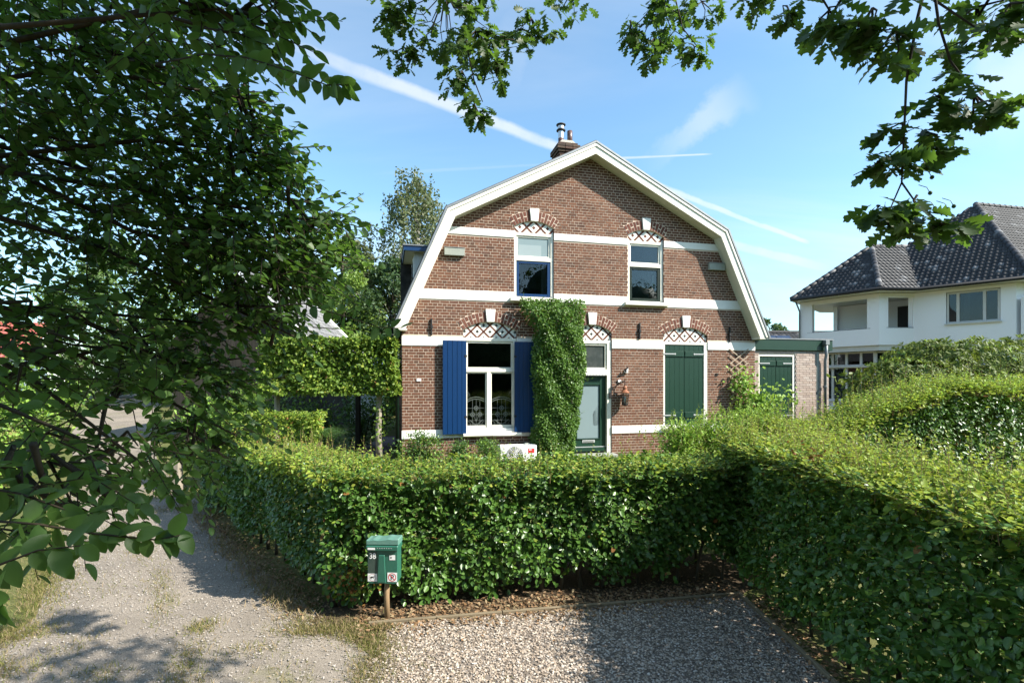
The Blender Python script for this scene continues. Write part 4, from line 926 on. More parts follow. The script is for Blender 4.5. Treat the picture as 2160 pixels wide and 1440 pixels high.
# front hedge beside the gravel bay
FA, FB = (-2.42, 6.56), (3.62, 7.555)                        # front face, left to right
fd = np.array([FB[0]-FA[0], FB[1]-FA[1], 0]); fl = np.linalg.norm(fd); fu = fd/fl; fn = np.array([fu[1], -fu[0], 0]); bk = -fn
FZ, FT = 0.10, 1.73
hf = empty('hedge', (0.3, 7.4, 0), 0, 'lit clipped beech hedge running behind the gravel bay and the letterbox', 'hedge', 'clipped beech hedges')
A0 = np.array([FA[0], FA[1], 0.0])
P1 = face(A0+[0, 0, FZ], fd, [0, 0, FT-FZ-0.06], fn, 1450, 0.085)
P1[0][:, 2] += 0.0
lowcut = P1[0][:, 2] > 0.13+0.32*np.clip((P1[0][:, 0]+2.4)/5.4, 0, 1)+0.12*np.sin(P1[0][:, 0]*2.7)+0.10*np.sin(P1[0][:, 0]*7.1+1)+rng.normal(0, .10, len(P1[0]))
P1 = [q[lowcut] for q in P1]
P2 = top_face(A0+[0, 0, FT], fd, bk*1.25, 1400)
P3 = face(A0+bk*1.25+[0, 0, 0.7], fd, [0, 0, FT-0.75], bk, 500, 0.12)
nI = 7000; PI_ = (A0+rng.random((nI, 1))*fd+rng.random((nI, 1))*bk*1.2+np.array([0, 0, .5])+rng.random((nI, 1))*np.array([0, 0, FT-.6]), unit(rv(nI)), unit(rv(nI)), np.zeros(nI, bool))
p, a, n, v = cat(P1, P2, P3, PI_); foliage(hf, ROUND, p, a, n, rng.uniform(0.042, 0.096, len(p)), HM, hedge_mix(p, FT, 0.10), 300, v & (p[:, 2] < FT-0.03) & (p[:, 1] < 7.75))
nb = 900; bs = A0+rng.random((nb, 1))*fd+bk*rng.random((nb, 1))*1.25; bs[:, 2] = FT-.03; shoots(bs, 0.05, 0.16, 6, hf, [YOUNG, HEDGE], size=(.045, .07))
nb = 46; bs = A0+rng.random((nb, 1))**1.8*fd*0.8+bk*rng.random((nb, 1))*1.25; bs[:, 2] = FT; shoots(bs, 0.22, 0.46, 8, hf, [YOUNG], 0.2)
stems(hf, [lerp2(FA, FB, t+random.uniform(-.012, .012)) for t in np.linspace(0.02, 0.97, 20)] , 1.2)
for o in hf.children:
    if o.name.startswith('stem'): o.location = Vector(bk*0.22)
stems(hf, [tuple((A0+fd*t+bk*0.75)[:2]) for t in np.linspace(0.04, 0.98, 14)], 1.2)
nb = 230; tt = rng.random((nb, 1)); bs = A0+tt*fd+np.stack([np.zeros(nb), np.zeros(nb), .35+(FT-.4)*rng.random(nb)**.8], 1); sprays(hf, bs, tuple(fn*.75+np.array([0, 0, .1])), (.06, .17), 7, [HEDGE, YOUNG], [.85, .15], (.04, .075))
nb = 120; tt = rng.random((nb, 1)); bs = A0+tt*fd+np.stack([np.zeros(nb), np.zeros(nb), np.full(nb, FT-.05)], 1); sprays(hf, bs, tuple(fn*.5+np.array([0, 0, .55])), (.12, .30), 9, [YOUNG, HEDGE], [.55, .45], (.04, .07), nm_='edge_leaves')
# browned patch at its left foot
nb = 170; c = np.array([-2.10, 6.62, 0.42]); bp = c+rv(nb)*np.array([0.16, 0.07, 0.14]); foliage(hf, ROUND, bp, unit(rv(nb)+[0, -.4, -.5]), unit(rv(nb, .5)+[0, -1, .4]), rng.uniform(.04, .065, nb), [BROWNL, YOUNG], (rng.random(nb) < .35).astype(int), 0, None, 'browned_leaves')

# hedge along the lane
GA, GB = (-2.44, 6.66), (-7.0, 11.6)
gd = np.array([GB[0]-GA[0], GB[1]-GA[1], 0]); gl = np.linalg.norm(gd); gu = gd/gl; gn = np.array([-gu[1], gu[0], 0]); gb = -gn
hl = empty('hedge', (-4.6, 9.4, 0), 0, 'shaded beech hedge running back beside the gravel lane', 'hedge', 'clipped beech hedges')
G0 = np.array([GA[0], GA[1], 0])
P1 = face(G0+[0, 0, 0.28], gd, [0, 0, 1.52], gn, 1150, 0.10)
keep_ = P1[0][:, 2] > 0.36+0.10*np.sin(P1[0][:, 1]*3.1)+rng.normal(0, .08, len(P1[0])); P1 = [q[keep_] for q in P1]
slope = lambda p_: 1.80-0.26*np.clip((p_[:, 1]-6.6)/5.0, 0, 1)
P1[0][:, 2] = 0.28+(P1[0][:, 2]-0.28)*(slope(P1[0])-0.30)/1.50
P2 = top_face(G0+[0, 0, 1.70], gd, gb*1.3, 1100); P2[0][:, 2] += slope(P2[0])-1.72
P3 = face(G0+gd+[0, 0, 0.35], gb*1.3, [0, 0, 1.2], gu, 900)
nI = 3000; PI_ = (G0+rng.random((nI, 1))*gd+rng.random((nI, 1))*gb*1.2+np.array([0, 0, 0.45])+rng.random((nI, 1))*np.array([0, 0, 1.0]), unit(rv(nI)), unit(rv(nI)), np.zeros(nI, bool))
p, a, n, v = cat(P1, P2, P3, PI_); foliage(hl, ROUND, p, a, n, rng.uniform(0.05, 0.085, len(p)), HM, hedge_mix(p, 1.62, 0.2, 0.002), 200, v)
nb = 1000; bs = G0+rng.random((nb, 1))*gd+gb*rng.random((nb, 1))*1.3; bs[:, 2] = slope(bs)-.02; shoots(bs, 0.06, 0.20, 6, hl, [YOUNG, YOUNG, HEDGE], size=(.045, .07))
nb = 46; bs = G0+rng.uniform(0.2, 0.75, (nb, 1))*gd+gb*rng.random((nb, 1))*1.3; bs[:, 2] = slope(bs); shoots(bs, 0.25, 0.55, 9, hl, [YOUNG], 0.2, r=0.004)
stems(hl, [tuple((G0+gd*t+gb*0.3)[:2]) for t in np.linspace(0.03, 0.95, 16)], 1.0)

# tall shaded hedge on the right
RX0, RX1, RY0, RY1, RT = 3.28, 4.62, 1.2, 8.3, 2.02
hr = empty('hedge', (3.9, 4.6, 0), 0, 'tall beech hedge on the right with shaded face and golden top shoots', 'hedge', 'clipped beech hedges')
P1 = face([RX0, RY0, 0.22], [0, RY1-RY0, 0], [0, 0, RT-0.26], [-1, 0, 0], 1250, 0.09)
keep_ = P1[0][:, 2] > 0.26+0.06*np.sin(P1[0][:, 1]*4)+rng.normal(0, .06, len(P1[0])); P1 = [q[keep_] for q in P1]
P2 = top_face([RX0, RY0, RT], [0, RY1-RY0, 0], [RX1-RX0, 0, 0], 1400); P3 = face([RX1, RY0, 0.5], [0, RY1-RY0, 0], [0, 0, RT-.5], [1, 0, 0], 600, 0.12); P4 = face([RX0, RY0, .3], [RX1-RX0, 0, 0], [0, 0, RT-.3], [0, -1, 0], 900)
nI = 8500; PI_ = (np.stack([rng.uniform(RX0+.1, RX1-.1, nI), rng.uniform(RY0, RY1, nI), rng.uniform(.35, RT-.15, nI)], 1), unit(rv(nI)), unit(rv(nI)), np.zeros(nI, bool))
p, a, n, v = cat(P1, P2, P3, P4, PI_); foliage(hr, ROUND, p, a, n, rng.uniform(0.042, 0.096, len(p)), HM, hedge_mix(p, RT, 0.26, 0.006), 300, v & ((p[:, 0] < RX0+.06) | (p[:, 2] > RT-.03)))
nb = 2600; bs = np.stack([rng.uniform(RX0+.02, RX1, nb), rng.uniform(RY0, RY1, nb), np.full(nb, RT-.03)], 1); shoots(bs, 0.06, 0.25, 7, hr, [YOUNG, YOUNG, YOUNG, YOUNG, HEDGE], size=(0.04, 0.066))
nb = 520; bs = np.stack([rng.uniform(RX0+.04, RX1, nb), rng.uniform(2.2, RY1, nb), np.full(nb, RT)], 1); shoots(bs, 0.18, 0.52, 11, hr, [YOUNG], 0.26, (.04, .07), r=0.0035)
# side sprays catching the light on the shaded face
nb = 380; bs = np.stack([np.full(nb, RX0+.02), rng.uniform(RY0, RY1-.5, nb), .45+(RT-.45)*rng.random(nb)**.7], 1)
sprays(hr, bs, (-.75, -.1, .14), (.08, .24), 8, [HEDGE, YOUNG], [.80, .20])
nb = 150; bs = np.stack([np.full(nb, RX0+.02), rng.uniform(RY0, RY1-.5, nb), np.full(nb, RT-.06)], 1); sprays(hr, bs, (-.6, -.05, .5), (.15, .42), 11, [YOUNG, HEDGE], [.7, .3], (.042, .07), nm_='edge_leaves')
nb = 110; c = np.array([3.42, 5.9, 2.08]); bp = c+rv(nb)*np.array([.09, .22, .07]); foliage(hr, OVATE, bp, unit(rv(nb)), unit(rv(nb)+[0, 0, .5]), rng.uniform(.04, .06, nb), [BROWNL], None, 0, None, 'browned_leaves')
stems(hr, [(3.50, y) for y in np.linspace(1.6, 7.4, 18)], 1.3)

# second hedge further back on the right
h2 = empty('hedge', (7.6, 9.6, 0.5), 0, 'golden-topped hedge further back between the tall hedge and the rhododendron', 'hedge', 'clipped beech hedges')
def h2top(x): return 2.02+0.80*sst(5.2, 8.4, x)+0.05*np.sin(np.asarray(x)*3.1)+0.03*np.sin(np.asarray(x)*7.7)
X0, X1, Y0, Y1 = 4.8, 11.5, 8.7, 10.1; DY = 1.5
P1 = face([X0, Y0, 0.5], [X1-X0, DY, 0], [0, 0, 1.0], [.22, -1, 0], 1500, 0.12); P1[0][:, 2] = 0.5+(P1[0][:, 2]-.5)*(h2top(P1[0][:, 0])-.5)
P2 = top_face([X0, Y0, 0], [X1-X0, DY, 0], [0, Y1-Y0, 0], 1500, 0.12); P2[0][:, 2] += h2top(P2[0][:, 0])
P3 = face([X0, Y0, 0.5], [0, Y1-Y0, 0], [0, 0, 1.8], [-1, 0, 0], 1200)
tq = rng.random(3500); nI = 3500; PI_ = [np.stack([X0+(X1-X0)*tq, Y0+DY*tq+rng.uniform(.1, 1.3, nI), rng.uniform(.7, 2.0, nI)], 1), unit(rv(nI)), unit(rv(nI)), np.zeros(nI, bool)]
p, a, n, v = cat(P1, P2, P3, PI_); foliage(h2, SIMPLE, p, a, n, rng.uniform(.05, .085, len(p)), HM, hedge_mix(p, h2top(p[:, 0]), 0.3), 150, v)
nb = 2400; tq = rng.random(nb); bs = np.stack([X0+(X1-X0)*tq, Y0+DY*tq+rng.uniform(0, 1.4, nb), np.zeros(nb)], 1); bs[:, 2] = h2top(bs[:, 0])-.05; shoots(bs, .08, .34, 7, h2, [YOUNG, YOUNG, LIMEL], T=SIMPLE, size=(.05, .08))
nb = 150; tq = rng.random(nb)**1.3; bs = np.stack([X0+(X1-X0)*tq, Y0+DY*tq+rng.uniform(0, 1.4, nb), np.zeros(nb)], 1); bs[:, 2] = h2top(bs[:, 0]); shoots(bs, .3, .7, 8, h2, [YOUNG, SHRUB], .15, T=SIMPLE, r=.004)
stems(h2, [(x, 9.6) for x in np.linspace(5, 11.2, 9)], 1.2)

# ------------------------------------------------------------------ shrubs and climbers
def bush(name, label, c, rad, n, T, mats, size, group=None, cat_='shrub', w=None, outward=0.6, up=0.5, n_ind=0, fill=0.55, stemh=0.6, flat=0.0):
    """leafy shrub: leaves spread through lumpy ellipsoids"""
    c = np.array(c, float); root = empty(name, (c[0], c[1], gz(c[0], c[1])), 0, label, cat_, group)
    rad = np.array(rad, float); blobs = [(c, rad)] + [(c+unit(rv(1))[0]*rad*rng.uniform(.5, .8), rad*rng.uniform(.35, .55)) for _ in range(7)]
    P = []; D = []
    for bc, br in blobs:
        k = int(n*np.prod(br)**(2/3)/sum(np.prod(q[1])**(2/3) for q in blobs)); d = unit(rv(k)); r_ = rng.random((k, 1))**(1-fill*0.8); P.append(bc+d*br*r_*(1+0.12*rv(k)[:, :1])); D.append(d)
    P, D = np.concatenate(P), np.concatenate(D); g = ground_z(P[:, 0], P[:, 1])+0.05; ok = P[:, 2] > g; P, D = P[ok], D[ok]; k = len(P)
    ax = unit(D*outward+np.array([0, 0, up*0.3])+rv(k, .5)); nm = unit(D*.4+np.array([0, 0, up+.3])+rv(k, .4))
    mats = mats if isinstance(mats, list) else [mats]
    foliage(root, T, P, ax, nm, rng.uniform(*size, k), mats, rng.choice(len(mats), k, p=w) if w else None, n_ind, np.linalg.norm((P-c)/rad, axis=1) > .8)
    q = MB(); z0 = root.location.z
    for i in range(5):
        t = c+np.array([random.uniform(-.5, .5)*rad[0], random.uniform(-.5, .5)*rad[1], random.uniform(0, .5)*rad[2]]); b = np.array(root.location)
        q.tube([(random.uniform(-.06, .06), random.uniform(-.06, .06), -.03), Vector((t-b)*.5)+Vector((0, 0, .1)), Vector(t-b)], [.03, .02, .008], 6)
    q.build('branches', BARK, root, True); return root
# ivy column on the wall
iv = empty('ivy', hw(3.7, -0.2, 0.98), 0, 'thick column of small-leaved ivy climbing the wall left of the front door', 'climber')
def iv_l(z): return 3.22-0.30*sst(4.15, 4.75, z)+0.10*np.sin(z*3.3)*0.5
def iv_r(z): return 4.30+0.10*sst(1.5, 2.0, z)+0.16*sst(2.2, 2.9, z)+0.03*np.sin(z*4.1)
nI = 24000; z = rng.uniform(1.0, 5.03, nI); t = rng.random(nI); u = iv_l(z)+(iv_r(z)-iv_l(z))*t
edge = np.minimum(t, 1-t); dep = 0.26+0.30*np.sqrt(np.clip(1-(2*t-1)**4, 0, 1))*np.clip((5.06-z)/0.35, 0.25, 1); d = np.where(rng.random(nI) < .7, rng.exponential(.05, nI), rng.uniform(.05, .4, nI)); vv = -(dep-np.minimum(d, dep-.02))
sgn = np.where(t > .5, 1, -1); sidew = np.clip(1-edge/0.10, 0, 1)
lump = 0.04*np.sin(u*9+z*5)+0.035*np.sin(z*11-u*6); vv -= lump
cs, sn = math.cos(HTH), math.sin(HTH); Wp = np.stack([HO[0]+u*cs-vv*sn, HO[1]+u*sn+vv*cs, z], 1); on = np.stack([sn*np.ones(nI), -cs*np.ones(nI), np.zeros(nI)], 1); ou = np.array([cs, sn, 0])
od = unit(on+sidew[:, None]*sgn[:, None]*ou*1.2+np.array([0, 0, 1.0])*np.clip((z-4.8)/.2, 0, 1)[:, None])
foliage(iv, ROUND, Wp, unit(od*.4+np.array([0, 0, -.25])+rv(nI, .55)), unit(od*.8+np.array([0, 0, .4])+rv(nI, .4)), rng.uniform(.04, .07, nI), [IVYL, HEDGE], (rng.random(nI) < .12).astype(int), 120, d < .04)
nb = 60; zz = rng.uniform(1.2, 5.0, nb); tt = np.where(rng.random(nb) < .5, 0.02, .98); uu = iv_l(zz)+(iv_r(zz)-iv_l(zz))*tt; b0 = np.stack([HO[0]+uu*cs+.3*sn, HO[1]+uu*sn-.3*cs, zz], 1); shoots(b0, .06, .22, 6, iv, [IVYL], .9, (.03, .05), tw=TWIG)
b0 = np.array([list(hw(4.5+i*.05, -.35, 3.0-i*.02)) for i in range(4)]); shoots(b0, .1, .3, 7, iv, [IVYL], 1.0, (.03, .05), nm_='loose_shoots', tw=TWIG)
q = MB(); b = Vector(iv.location); q.tube([hw(3.6, -.05, 1.0)-b, hw(3.75, -.06, 2.4)-b, hw(3.7, -.05, 4.6)-b], [.045, .035, .015], 7); q.tube([hw(3.8, -.05, 1.0)-b, hw(3.9, -.06, 2.0)-b, hw(4.1, -.05, 3.6)-b], [.035, .03, .012], 7); q.build('trunk', BARK, iv, True)

b1 = hw(0.35, -0.65, 0); bush('shrub', 'low dark shrub at the left corner of the brick house', (b1.x, b1.y, 1.38), (.62, .35, .34), 2600, SIMPLE, [SHRUB, LIMEL], (.04, .07), 'shrubs along the house front', w=[.8, .2])
b1 = hw(1.35, -0.6, 0); bush('shrub', 'small loose shrub below the left blue shutter', (b1.x, b1.y, 1.30), (.34, .28, .28), 1300, SIMPLE, [SHRUB], (.04, .07), 'shrubs along the house front')
b1 = hw(1.95, -0.95, 0); bush('shrub', 'rounded clipped shrub in front of the air conditioner', (b1.x, b1.y, 1.32), (.33, .30, .34), 2400, SIMPLE, [SHRUB, LIMEL], (.03, .055), 'shrubs along the house front', w=[.75, .25])
# lime green flowering perennials below the closed shutters
lm = None
for i, (x, y, zt, rx, lab) in enumerate(((3.15, 9.6, 2.12, .55, 'leftmost lime green leafy perennial clump below the closed green shutters'), (3.95, 9.75, 2.28, .62, 'middle lime green leafy perennial clump below the closed green shutters'), (4.75, 9.9, 2.36, .60, 'rightmost lime green leafy perennial clump near the annex'))):
    r_ = bush('perennial', lab, (x, y, zt-.62), (rx, .5, .72), 5200, SIMPLE, [LIMEL, PLEACH, SHRUB], (.04, .075), 'lime green perennials', 'plant', [.85, .10, .05], up=.8)
    nb = 120; bs = np.array([x, y, zt-.25])+rv(nb)*np.array([rx*.5, .3, .12]); shoots(bs, .12, .36, 14, r_, [LIMEL, LIMEL, PLEACH], .25, (.035, .06), SIMPLE)
# climber on the trellis
b1 = hw(9.55, -.30, 0); cl_ = bush('climber', 'bright green large-leaved climber on the trellis beside the annex', (b1.x, b1.y, 2.05), (.50, .28, .72), 1500, ROUND, [LIMEL, IVYL], (.07, .12), None, 'climber', [.65, .35], up=.5)
b1 = hw(9.35, -.22, 0); P = np.array([b1.x, b1.y, 2.9])+rv(230)*np.array([.16, .07, .22]); foliage(cl_, ROUND, P, unit(rv(230)+[0, -.3, -.4]), unit(rv(230, .5)+[.1, -1, .5]), rng.uniform(.07, .12, 230), [LIMEL], None, 60, None, 'upper_leaves')
b1 = hw(10.3, -.35, 0); P = np.array([b1.x, b1.y, 2.45])+rv(200)*np.array([.30, .10, .20]); foliage(cl_, ROUND, P, unit(rv(200)+[.3, -.3, -.2]), unit(rv(200, .5)+[.1, -1, .5]), rng.uniform(.07, .11, 200), [LIMEL, YOUNG], (rng.random(200) < .1).astype(int), 60, None, 'side_leaves')
# rhododendron
rh = empty('rhododendron', (11.5, 13.2, gz(11.5, 13.2)), 0, 'large glossy rhododendron in front of the white villa', 'shrub')
P = []; D = []
for cx_, cy_, cz_, rx, ry, rz in ((9.7, 12.6, 2.5, 1.5, 1.3, 1.0), (11.3, 13.0, 2.9, 1.7, 1.5, 1.1), (13.2, 13.4, 3.0, 1.9, 1.5, 1.05), (12.2, 12.3, 2.5, 1.7, 1.2, 1.0), (15.0, 13.6, 2.9, 1.6, 1.5, 1.0), (8.8, 12.2, 2.0, .9, .9, .8), (10.6, 13.3, 3.2, 1.0, 1.0, .75)):
    k = 480; d = unit(rv(k)+[0, -.35, .45]); P.append(np.array([cx_, cy_, cz_])+d*np.array([rx, ry, rz])*rng.uniform(.82, 1.06, (k, 1))); D.append(d)
P, D = np.concatenate(P), np.concatenate(D); PP = []; AX = []; NM = []
for j in range(9):
    ang = j*2.4+rng.random(len(P))*.4; t1 = unit(np.cross(D, [0.3, 0.1, 1.0])); t2 = np.cross(D, t1); sd = t1*np.cos(ang)[:, None]+t2*np.sin(ang)[:, None]; PP.append(P+rv(len(P), .012)); AX.append(unit(sd+D*.45+np.array([0, 0, .15]))); NM.append(unit(D+np.array([0, 0, .5])+rv(len(P), .15)))
PP, AX, NM = map(np.concatenate, (PP, AX, NM)); foliage(rh, LONG, PP, AX, NM, rng.uniform(.09, .15, len(PP)), [RHODO, LIMEL], (rng.random(len(PP)) < .06).astype(int), 200, np.tile(D[:, 1] < -.2, 9))
nI = 5000; PIn = np.stack([rng.uniform(8.6, 15.5, nI), rng.uniform(12.4, 14, nI), rng.uniform(1.1, 3.2, nI)], 1); foliage(rh, SIMPLE, PIn, unit(rv(nI)), unit(rv(nI)), rng.uniform(.14, .2, nI), [RHODO], None, 0, None, 'inner_leaves')
q = MB()
for i in range(9): x = 8.8+i*.75; q.tube([(x-11.5, -.1, -.05), (x-11.4, 0, .8), (x-11.3+random.uniform(-.3, .3), .1, 1.7)], [.05, .04, .02], 7)
q.build('branches', BARK, rh, True)
# pleached hedge on trunks left of the house
ph = empty('pleached_hedge', (-4.2, 12.45, gz(-4.2, 12.45)), 0, 'raised pleached screen of yellow-green leaves on bare trunks left of the house', 'hedge')
PX0, PX1, PY, PZ0, PZ1 = -6.0, -2.74, 12.12, 2.66, 4.02
P1 = face([PX0, PY, PZ0], [PX1-PX0, .15, 0], [0, 0, PZ1-PZ0], [0, -1, 0], 1750, .09); P2 = top_face([PX0, PY, PZ1], [PX1-PX0, .15, 0], [0, .6, 0], 1500); P3 = face([PX1, PY, PZ0], [0, .6, 0], [0, 0, PZ1-PZ0], [1, 0, 0], 1400); P4 = face([PX0, PY+.62, PZ0], [PX1-PX0, 0, 0], [0, 0, PZ1-PZ0], [0, 1, 0], 500)
nI = 1600; PI_ = (np.stack([rng.uniform(PX0, PX1, nI), rng.uniform(PY, PY+.6, nI), rng.uniform(PZ0-.05, PZ1, nI)], 1), unit(rv(nI)), unit(rv(nI)), np.zeros(nI, bool))
p, a, n, v = cat(P1, P2, P3, P4, PI_); foliage(ph, ROUND, p, a, n, rng.uniform(.06, .095, len(p)), [PLEACH, YOUNG, BROWNL], np.where(rng.random(len(p)) < .006, 2, (rng.random(len(p)) < .16).astype(int)), 200, v)
for x in (-3.22, -5.7):
    q = MB(); z0 = 0; q.tube([(x+4.2, .1, z0-.05), (x+4.17, .1, .7), (x+4.2, .1, 1.9), (x+4.2, .1, 2.9)], [.085, .07, .065, .04], 9); q.build('trunk', GREYW, ph, True)
nb = 130; P = np.array([-3.22, 12.5, 1.95])+rv(nb)*np.array([.10, .10, .40]); foliage(ph, ROUND, P, unit(rv(nb)), unit(rv(nb, .5)+[0, -1, .4]), rng.uniform(.05, .09, nb), [PLEACH], None, 0, None, 'trunk_leaves')
# low garden hedge and ornamental grass left of the path
gh = empty('garden_hedge', (-5.3, 11.4, gz(-5.3, 11.4)), 0, 'low yellowish hedge beside the garden path in front of the pleached screen', 'hedge')
P1 = face([-6.3, 11.2, .6], [2.0, 0, 0], [0, 0, 1.70], [0, -1, 0], 1500, .09); P2 = top_face([-6.3, 11.2, 2.28], [2.0, 0, 0], [0, .6, 0], 1300); P3 = face([-4.3, 11.2, .6], [0, .6, 0], [0, 0, 1.70], [1, 0, 0], 1300)
p, a, n, v = cat(P1, P2, P3); foliage(gh, SIMPLE, p, a, n, rng.uniform(.05, .08, len(p)), [YOUNG, PLEACH, BROWNL], rng.choice(3, len(p), p=[.55, .42, .03]), 150, v)
stems(gh, [(x, 11.45) for x in (-6.1, -5.6, -5.0, -4.5)], .8)
og = empty('ornamental_grass', (-4.45, 11.75, gz(-4.45, 11.75)), 0, 'dark arching ornamental grass between low hedge and pleached screen', 'grass')
nb = 700; ang = rng.random(nb)*6.283; ln = rng.uniform(.5, 1.0, nb); V = []; 
for i in range(nb):
    d = np.array([math.cos(ang[i]), math.sin(ang[i]), 0]); sd = np.array([-d[1], d[0], 0])*.008; h = ln[i]
    for t in (0, .35, .7, 1.0): pt = d*(.05+h*.75*t**1.6)+np.array([0, 0, .55+h*(1.25*t-.95*t*t)]); V += [pt-sd*(1.05-t), pt+sd*(1.05-t)]
F = np.array([(i*8+2*j, i*8+2*j+1, i*8+2*j+3, i*8+2*j+2) for i in range(nb) for j in range(3)]); tag(link('blades', np_mesh('blades', np.array(V), F, SHRUB), og), kind='stuff')
q = MB(); q.lathe([(.16, -.05), (.20, .3), (.12, .62)], (0, 0, 0), 10); q.build('tussock', STRAW, og, True)
# dark shrubs behind the screen, along the path
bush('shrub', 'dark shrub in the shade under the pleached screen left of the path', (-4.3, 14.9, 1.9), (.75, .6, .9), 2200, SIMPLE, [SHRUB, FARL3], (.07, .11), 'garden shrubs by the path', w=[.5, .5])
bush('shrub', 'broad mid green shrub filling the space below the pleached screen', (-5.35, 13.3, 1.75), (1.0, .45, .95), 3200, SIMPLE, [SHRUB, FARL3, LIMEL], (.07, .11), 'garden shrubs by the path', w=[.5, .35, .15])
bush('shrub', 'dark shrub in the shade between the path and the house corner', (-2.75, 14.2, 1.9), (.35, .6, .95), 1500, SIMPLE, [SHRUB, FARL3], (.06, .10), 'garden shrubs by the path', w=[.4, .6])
bush('shrub', 'bright green shrub at the far end of the garden path', (-4.2, 19.5, 2.2), (1.6, .8, 1.1), 2200, SIMPLE, [LIMEL, SHRUB], (.08, .13), 'garden shrubs by the path', w=[.5, .5])
q = MB()
gp_ = empty('gate_post', (-4.15, 13.9, gz(-4.15, 13.9)), 0, 'dark square gate post beside the garden path', 'post'); q.box(-.06, .06, -.06, .06, -.05, 1.75); q.build('post', IRON, gp_, bevel=.008); B('post_cap', IRON, gp_, (-.075, .075, -.075, .075, 1.752, 1.79), bevel=.008)
# clinker path beside the house
pth = MB(); px0 = (-3.55, 10.2); 
path = ribbon('path', [(-4.05, 10.6, -3.25, 10.6), (-4.25, 14.0, -3.45, 14.0), (-4.6, 18.5, -3.8, 18.5)], EARTH, 0.012); tag(path, kind='structure')
qm = MB(); qm.box(-.095, .095, -.045, .045, 0, .03, 0); pm = qm.mesh('paver', PAVE)
for i in range(70):
    y = 10.7+i*.105; xc = -3.65-(y-10.6)*.059
    for j in range(4):
        if i < 70: o = link('paver', pm, path, (xc-.3+j*.2+(.1 if i % 2 else 0)-.05, y, gz(xc, y)+.008+random.uniform(-.002, .002)))
# gate post at the lane
gp2 = empty('wooden_post', (-8.35, 12.85, gz(-8.35, 12.85)), 0, 'weathered wooden gate post in grass beside the lane', 'post')
q = MB(); q.box(-.10, .10, -.10, .10, -.05, .82); q.build('post', GREYW, gp2, bevel=.015); q = MB(); q.prism([(-.11, .822), (.11, .822), (0, .87)], -.11, .11); q.build('post_cap', GREYW, gp2)

# ------------------------------------------------------------------ letterbox
mb = empty('letterbox', (-1.57, 6.36, 0), R(-3), 'green letterbox with number 38 and stickers on a wooden post before the hedge', 'letterbox')
q = MB(); q.tube([(0.01, .09, -.05), (0.0, .085, .3), (0.012, .08, .56)], [.036, .034, .033], 9); q.build('post', POSTW, mb, True)
def rrect(x0, x1, z0, z1, r, n=4):
    pts = []
    for cx_, cz_, a0 in ((x1-r, z0+r, -90), (x1-r, z1-.004, 0), (x0+r, z1-.004, 90), (x0+r, z0+r, 180)):
        if a0 in (0, 90): pts.append((x1 if a0 == 0 else x0, z1))
        else: pts += [(cx_+r*math.cos(R(a0+90*k/n)), cz_+r*math.sin(R(a0+90*k/n))) for k in range(n+1)]
    return pts
q = MB(); q.prism(rrect(-.185, .185, .515, .935, .035), -.085, .085); body = q.build('box', MBOX, mb, bevel=.006)
q = MB(); q.prism([(-.062, .535), (.045, .535), (.028, .87), (-.045, .87)], -.104, -.086); q.build('centre_rib', MBOX, body, bevel=.006)
B('label_strip', MBOXD, body, (-.178, -.068, -.089, -.0855, .645, .905))
q = MB(); q.box(-.196, .196, -.115, .095, .925, .985); lid = q.build('lid', MBOX, mb, bevel=.008)
q = MB(); q.prism([(-.20, .99), (.20, .99), (.20, 1.065), (.13, 1.062), (.07, 1.068), (.02, 1.058), (-.05, 1.05), (-.11, 1.058), (-.16, 1.046), (-.20, 1.05)], -.10, .09); q.build('lid_top', MBOXL, lid, bevel=.008)
B('maker_strip', ENAMEL, lid, (-.175, -.085, -.118, -.1155, .938, .962)); q = MB()
for i in range(7): q.box(-.06+i*.028, -.048+i*.028, -.1175, -.1155, .955, .963)
q.build('lettering', HINGE, lid)
def text_mesh(txt, size):
    cu = bpy.data.curves.new('t', 'FONT'); cu.body = txt; cu.size = size; cu.extrude = .0008; cu.align_x = 'CENTER'; cu.offset = size*.012
    o = bpy.data.objects.new('t', cu); COL.objects.link(o); bpy.context.view_layer.update(); me = bpy.data.meshes.new_from_object(o.evaluated_get(bpy.context.evaluated_depsgraph_get())); bpy.data.objects.remove(o); return me
def text(name, txt, size, x, y, z, mat, par, sx=1.0):
    me = text_mesh(txt, size); me.materials.clear(); me.materials.append(mat); o = link(name, me, par, (x, y, z)); o.rotation_euler = (R(90), 0, 0); o.scale = (sx, 1, 1); return o
text('house_number', '38', .098, -.122, -.0905, .822, ENAMEL, body, .86)
s1 = B('no_dog_sticker', ENAMEL, body, (-.182, -.066, -.0885, -.0855, .545, .640)); s2 = B('no_parking_sticker', ENAMEL, body, (.060, .178, -.0885, -.0855, .545, .655)); s3 = B('sticker', ENAMEL, body, (.085, .155, -.0885, -.0855, .808, .868))
def annulus(c, r0, r1, y, mat, par, name):
    q = MB(); n = 24
    for i in range(n):
        a, b = 2*math.pi*i/n, 2*math.pi*(i+1)/n; q.add([(c[0]+r0*math.cos(a), y, c[1]+r0*math.sin(a)), (c[0]+r1*math.cos(a), y, c[1]+r1*math.sin(a)), (c[0]+r1*math.cos(b), y, c[1]+r1*math.sin(b)), (c[0]+r0*math.cos(b), y, c[1]+r0*math.sin(b))], [(0, 1, 2, 3)])
    q.build(name, mat, par)
annulus((.119, .60), .041, .050, -.0893, REDP, s2, 'ring'); text('letter', 'P', .085, .119, -.0892, .570, BLACKP, s2)
q = MB(); q.obox((.119, -.0901, .60), (.033, 0, -.033), (0, .0004, 0), (.003, 0, .003)); q.build('slash', REDP, s2)
PINK = paint('pink_print', (.55, .22, .22), .5, .1); annulus((-.124, .592), .040, .044, -.0893, PINK, s1, 'ring')
